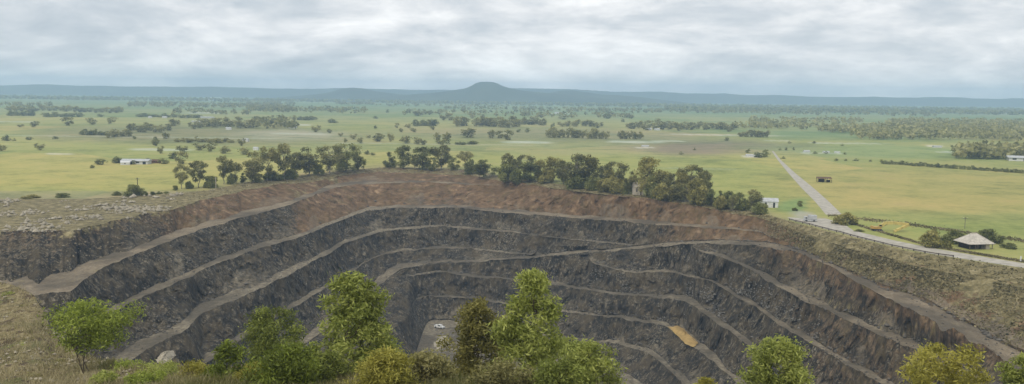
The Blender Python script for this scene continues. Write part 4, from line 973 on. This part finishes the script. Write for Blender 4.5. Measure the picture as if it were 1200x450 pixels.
def gable_shed(name, px, base, wpx, hpx, label, group=None, wall='white', roof='tin', rz=0, depth=.6, doors=0):
    p = at_z(px, base, 0.0); k = p[1] / F; L = wpx * k; h = hpx * k; D = L * depth
    t = empty(name, (p[0], p[1], -.05), rz); tag(t, label, 'shed' if 'shed' in name else 'house', group)
    w = MB(); w.box(-L / 2, L / 2, -D / 2, D / 2, 0, h * .68); w.build('wall', M[wall], t)
    e = .04 * L
    r = MB(); r.add([(-L / 2 - e, -D / 2 - e, h * .66), (L / 2 + e, -D / 2 - e, h * .66), (L / 2 + e, D / 2 + e, h * .66), (-L / 2 - e, D / 2 + e, h * .66), (-L / 2 - e, 0, h), (L / 2 + e, 0, h)],
                    [(0, 1, 5, 4), (2, 3, 4, 5), (1, 2, 5), (3, 0, 4), (3, 2, 1, 0)])
    r.build('roof', M[roof], t)
    for i in range(doors):
        x = -L / 2 + L * (i + .5) / doors; m = MB(); m.box(x - L * .06, x + L * .06, -D / 2 - .06, -D / 2 - .01, .05 if i % 2 else h * .25, h * .55); m.build('door' if i % 2 else 'window', M['glass'], t)
    return t
gable_shed('shed', 901, 242.5, 19, 11, 'white metal shed with a flat pale roof at the end of the tree belt', None, 'white', 'tin', -.12, .7, 2)
gable_shed('hut', 747, 228, 10, 15, 'cream hut half hidden between the rim trees', None, 'cream', 'cream', .2, .9, 2)
gable_shed('farm_house', 160, 192, 30, 6, 'long low white farmhouse with a pale grey roof out on the left field', None, 'white', 'tin', .05, .45, 4)
gable_shed('farm_shed', 147, 193, 10, 4.5, 'small white outbuilding touching the long farmhouse', None, 'white', 'white', .3, .8, 1)
gable_shed('farm_shed', 183, 191, 9, 4.5, 'rusty brown shed beside the long white farmhouse', None, 'rust', 'rust', -.2, .8, 1)
gable_shed('farm_shed', 1200, 188.5, 34, 6, 'long pale-roofed shed in the dark plantation beyond the tan paddock', None, 'white', 'tin', -.35, .5, 3)
FS = ('white farm shed, tiny on the far plain', 'far white farm sheds on the plain')
for px, b, w, h in ((176, 138.2, 4, 2), (193, 138.4, 5, 2.2), (231, 143.6, 11, 2.2), (243, 138.6, 14, 2), (268, 152, 6, 3), (342, 150, 10, 2.4), (761, 152.5, 5, 2.6), (770, 152.6, 6, 2.2), (463, 120, 7, 2), (27, 114.5, 5, 1.8), (113, 115.5, 6, 1.8), (246, 117.8, 8, 1.8), (655, 133, 9, 1.8), (878, 183.5, 8, 3), (886, 184, 6, 2.6), (945, 178.5, 7, 2.6), (968, 179, 7, 2), (981, 179.3, 6, 2), (288, 166, 7, 4), (300, 176, 6, 4), (756, 172, 8, 2), (1098, 173, 9, 2.4)):
    gable_shed('farm_shed', px, b, w, h, *FS, 'white', 'tin', RN.uniform(-.3, .3), .6)

def open_shelter():
    p = at_z(965.5, 213.5, 0.0); t = empty('cattle_shelter', (p[0], p[1], 0), -.1); tag(t, 'low dark open-sided cattle shelter in the tan paddock beside the road', 'shelter')
    r = MB(); r.add([(-3.8, -1.8, 2.1), (3.8, -1.8, 2.1), (3.8, 1.8, 2.6), (-3.8, 1.8, 2.6), (-3.8, -1.8, 2.25), (3.8, -1.8, 2.25), (3.8, 1.8, 2.75), (-3.8, 1.8, 2.75)], [(0, 3, 2, 1), (4, 5, 6, 7), (0, 1, 5, 4), (1, 2, 6, 5), (2, 3, 7, 6), (3, 0, 4, 7)])
    r.build('roof', M['rust'], t)
    for x in (-3.6, -1.2, 1.2, 3.6):
        for y in (-1.6, 1.6): m = MB(); m.box(x - .1, x + .1, y - .1, y + .1, 0, 2.3 + y * .14); m.build('post', M['dark'], t)
    w = MB(); w.box(-2.6, .6, 1.0, 1.5, 0, 1.7); w.build('back_wall', M['dark'], t)
    w = MB(); w.box(1.5, 3.3, .2, 1.4, 0, 1.2); w.build('feed_rack', M['dark'], t)
open_shelter()

def excavator():
    p = at_z(1028, 270.5, 0.0); t = empty('excavator', (p[0], p[1], 0), math.radians(-8)); tag(t, 'yellow excavator with its long boom folded low on the grass', 'excavator')
    for y in (-.95, .95):
        m = MB(); m.box(-1.6, 1.6, y - .28, y + .28, .12, .72, .35, 0); m.box(-1.35, 1.35, y - .29, y + .29, 0, .14); tr = m.build('track', M['rubber'], t)
        for x in (-1.1, -.4, .4, 1.1): q = MB(); q.cyl((x, y - math.copysign(.0, y), .36), (0, 1, 0), .26, .62, 10); q.build('roller', M['steel'], tr)
    m = MB(); m.box(-1.7, 1.0, -1.1, 1.1, .8, 1.5, .08, .06); m.build('body', M['orange'], t)
    m = MB(); m.box(-2.1, -1.5, -1.15, 1.15, .82, 1.7, .1, .1); m.build('counterweight', M['orange'], t)
    c = MB(); c.box(.1, 1.3, -1.15, -.1, 1.5, 2.45, .12, .05); cab = c.build('cab', M['yellow'], t)
    g = MB(); g.box(.3, 1.12, -1.17, -1.12, 1.75, 2.25); g.build('window', M['glass'], cab)
    def arm(nm, pts, w, h0, h1):
        m = MB()
        for a, b in zip(pts[:-1], pts[1:]): m.bar(a, b, w, h0)
        return m.build(nm, M['yellow'], t)
    arm('boom', [(1.0, .2, 1.4), (2.4, .3, 2.7), (5.2, .5, 2.9), (10.2, .9, 2.4)], .8, 1.0, .3)
    arm('stick', [(10.3, .9, 2.3), (8.0, -.6, 1.5), (5.6, -2.2, .75)], .7, .8, .25)
    m = MB(); m.add([(5.7, -2.7, .9), (5.7, -1.7, .9), (4.6, -2.7, .75), (4.6, -1.7, .75), (4.9, -2.7, .05), (4.9, -1.7, .05), (5.5, -2.7, .15), (5.5, -1.7, .15)], [(0, 1, 3, 2), (2, 3, 5, 4), (4, 5, 7, 6), (0, 2, 4, 6), (1, 7, 5, 3), (6, 7, 1, 0)]); m.build('bucket', M['yellow'], t)
    r = MB(); r.bar((1.2, .25, 1.3), (4.0, .45, 2.5), .14, .14, 8); r.build('hydraulic_ram', M['steel'], t)
excavator()

def vehicle(name, loc, rz, label, body, truck):
    t = empty(name, loc, rz); tag(t, label, 'truck' if truck else 'car')
    L = 2.3 if truck else 2.2
    m = MB(); m.box(-L, L, -.85, .85, .38, .95, .06, .04); m.build('body', M[body], t)
    if truck:
        m = MB(); m.box(-L + .02, .7, -.95, .95, .96, 2.35, .02, .02); m.build('cargo_box', M[body], t)
        m = MB(); m.box(.8, L - .1, -.8, .8, .96, 1.8, .22, .08); cb = m.build('cab', M[body], t)
        g = MB(); g.box(1.1, 1.75, -.83, .83, 1.15, 1.55, .08, .03); g.build('window', M['glass'], cb)
    else:
        m = MB(); m.box(-.7, 1.2, -.8, .8, .96, 1.6, .35, .1); cb = m.build('cabin', M[body], t)
        g = MB(); g.box(-.45, .95, -.82, .82, 1.08, 1.45, .22, .07); g.build('window', M['glass'], cb)
        m = MB(); m.box(-L + .05, -.8, -.84, -.78, .96, 1.2); m.box(-L + .05, -.8, .78, .84, .96, 1.2); m.box(-L + .02, -L + .08, -.84, .84, .96, 1.2); m.build('tray', M[body], t)
    for x in (-1.35, 1.35):
        for y in (-.82, .82):
            w = MB(); w.cyl((x, y, .36), (0, 1, 0), .36, .24, 14); wh = w.build('wheel', M['rubber'], t)
            h = MB(); h.cyl((x, y + math.copysign(.05, y), .36), (0, 1, 0), .2, .18, 10); h.build('rim', M['steel'], wh)
    for y in (-.6, .6):
        h = MB(); h.box(L - .05, L + .02, y - .14, y + .14, .62, .8); h.build('headlight', M['white'], t)
p = at_z(515, 384.5, -51.9); vehicle('utility_vehicle', tuple(p), math.radians(-28), 'white utility vehicle parked on the pit floor', 'white', False)
p = at_z(949, 259.5, .08); vehicle('small_truck', tuple(p), math.radians(172), 'small pale truck at the junction of the two roads', 'tin', True)

def pole(px, base, hpx, label, matl, arm=True, rad=.14, group=None, z=0.0):
    p = at_z(px, base, z); h = hpx * p[1] / F
    t = empty('power_pole' if arm else 'marker_post', (p[0], p[1], z)); tag(t, label, 'pole' if arm else 'post', group)
    m = MB(); m.bar((0, 0, -.5), (0, 0, h), rad * 2, rad * 2, 8); m.build('pole', M[matl], t)
    m = MB(); m.bar((-.9, 0, h - .5), (.9, 0, h - .5), .12, .12) if arm else m.box(-.16, .16, -.05, .05, h, h + .25)
    m.build('crossarm' if arm else 'cap', M[matl], t)
    if arm:
        for x in (-.75, 0, .75): q = MB(); q.cyl((x, 0, h - .32), (0, 0, 1), .06, .22, 8); q.build('insulator', M['white'], t)
pole(161.5, 228, 20, 'dark power pole rising from the shrub at the field edge', 'dark')
pole(1130.5, 268, 14, 'thin grey power pole behind the pale-roofed house', 'timber', True, .09)
pole(253, 221, 13, 'pale post before the row of gum trees', 'cream', False, .16)
pole(1196, 307, 6, 'short white marker post on the haul road verge', 'white', False, .18)

def guard_rail():
    """low dark rail on the pit side of the haul road"""
    pts = [(925, 258.3), (948, 263.8), (970, 269.8), (986, 273.6), (1000, 277.8), (1045, 289), (1089, 298), (1117, 301.8)]
    P = at_z([a for a, _ in pts], [b for _, b in pts], 0.0)
    s = np.concatenate([[0], np.cumsum(np.linalg.norm(np.diff(P, axis=0), axis=1))]); n = int(s[-1] / 4)
    u = np.linspace(0, s[-1], n + 1); Q = np.stack([np.interp(u, s, P[:, i]) for i in range(3)], 1)
    t = empty('guard_rail', tuple(Q[0])); tag(t, 'low dark guard rail along the pit side of the haul road', 'guard rail')
    o = Q[0]
    for q in Q:
        a = q - o; m = MB(); m.box(a[0] - .1, a[0] + .1, a[1] - .1, a[1] + .1, -.4, .75); m.build('post', M['dark'], t)
    for a, b in zip(Q[:-1], Q[1:]):
        m = MB(); m.bar(tuple(a - o + np.array([0, 0, .55])), tuple(b - o + np.array([0, 0, .55])), .10, .34); m.build('rail', M['timber'], t)
guard_rail()

def verge_tufts():
    """rough grass along the rim and the road verges"""
    rng = np.random.default_rng(31); C = []
    rs = [r for r, kd in enumerate(KIND) if kd in (('face', 1),)] + [0]
    n = 7000; i = rng.integers(0, NX, n); C.append((ROWS[rng.choice(rs, n), i] + rng.normal(size=(n, 3)) * np.array([.8, .8, .05]))[(XC[i] > 190)])
    rs = [r for r, kd in enumerate(KIND) if kd == ('face', 3)]
    n = 12000; i = np.searchsorted(XC, rng.uniform(900, 1230, n)); P = ROWS[np.array(rs)[(rng.uniform(0, 1, n) ** 1.5 * len(rs)).astype(int)], i] + rng.normal(size=(n, 3)) * np.array([.5, .5, .05]); C.append(P[(fbm(P, 12, 2, 3) > -.1)])
    n = 2600; x = rng.uniform(985, 1215, n); y = np.interp(x, [985, 1089, 1200], [259, 289, 307.5]) - rng.uniform(0, 2.2, n); C.append(at_z(x, y, .1))
    n = 1800; x = rng.uniform(970, 1215, n); C.append(at_z(x, np.interp(x, [970, 1060, 1215], [252, 262, 284]) + rng.normal(size=n) * 1.0, .1))
    C = np.vstack(C); V, Fq = leaf_quads(C, .75, rng, .6, -.5)
    t = np.clip(.5 + .3 * vnoise(C, 9, 2) + .15 * rng.normal(size=len(C)), .02, .98)
    gm = leaf_material('rough_grass', (.075, .068, .024), (.155, .132, .058), (.300, .250, .138), .2)
    stuff(link('grass', mesh_np('grass', V, Fq, gm, {'tint': np.repeat(np.stack([t, t, t], 1), 4, 0)})), 'rough dry grass along the quarry rim and road verges', 'grass')
verge_tufts()

# ------------------------------------------------------------------ the air
def haze():
    m = bpy.data.materials.new('haze'); m.use_nodes = True; g = NT(m.node_tree); g.n.clear()
    out = g.new('ShaderNodeOutputMaterial'); v = g.new('ShaderNodeVolumePrincipled')
    v.inputs['Color'].default_value = (.53, .745, 1.0, 1); v.inputs['Density'].default_value = 2.2e-4; v.inputs['Anisotropy'].default_value = .0
    g.l.new(v.outputs[0], out.inputs['Volume'])
    b = MB(); b.box(-6900, 6900, -6800, 6800, -67.5, 126)
    o = b.build('haze', m); stuff(o, 'thin blue haze over the plain', 'haze')
haze()
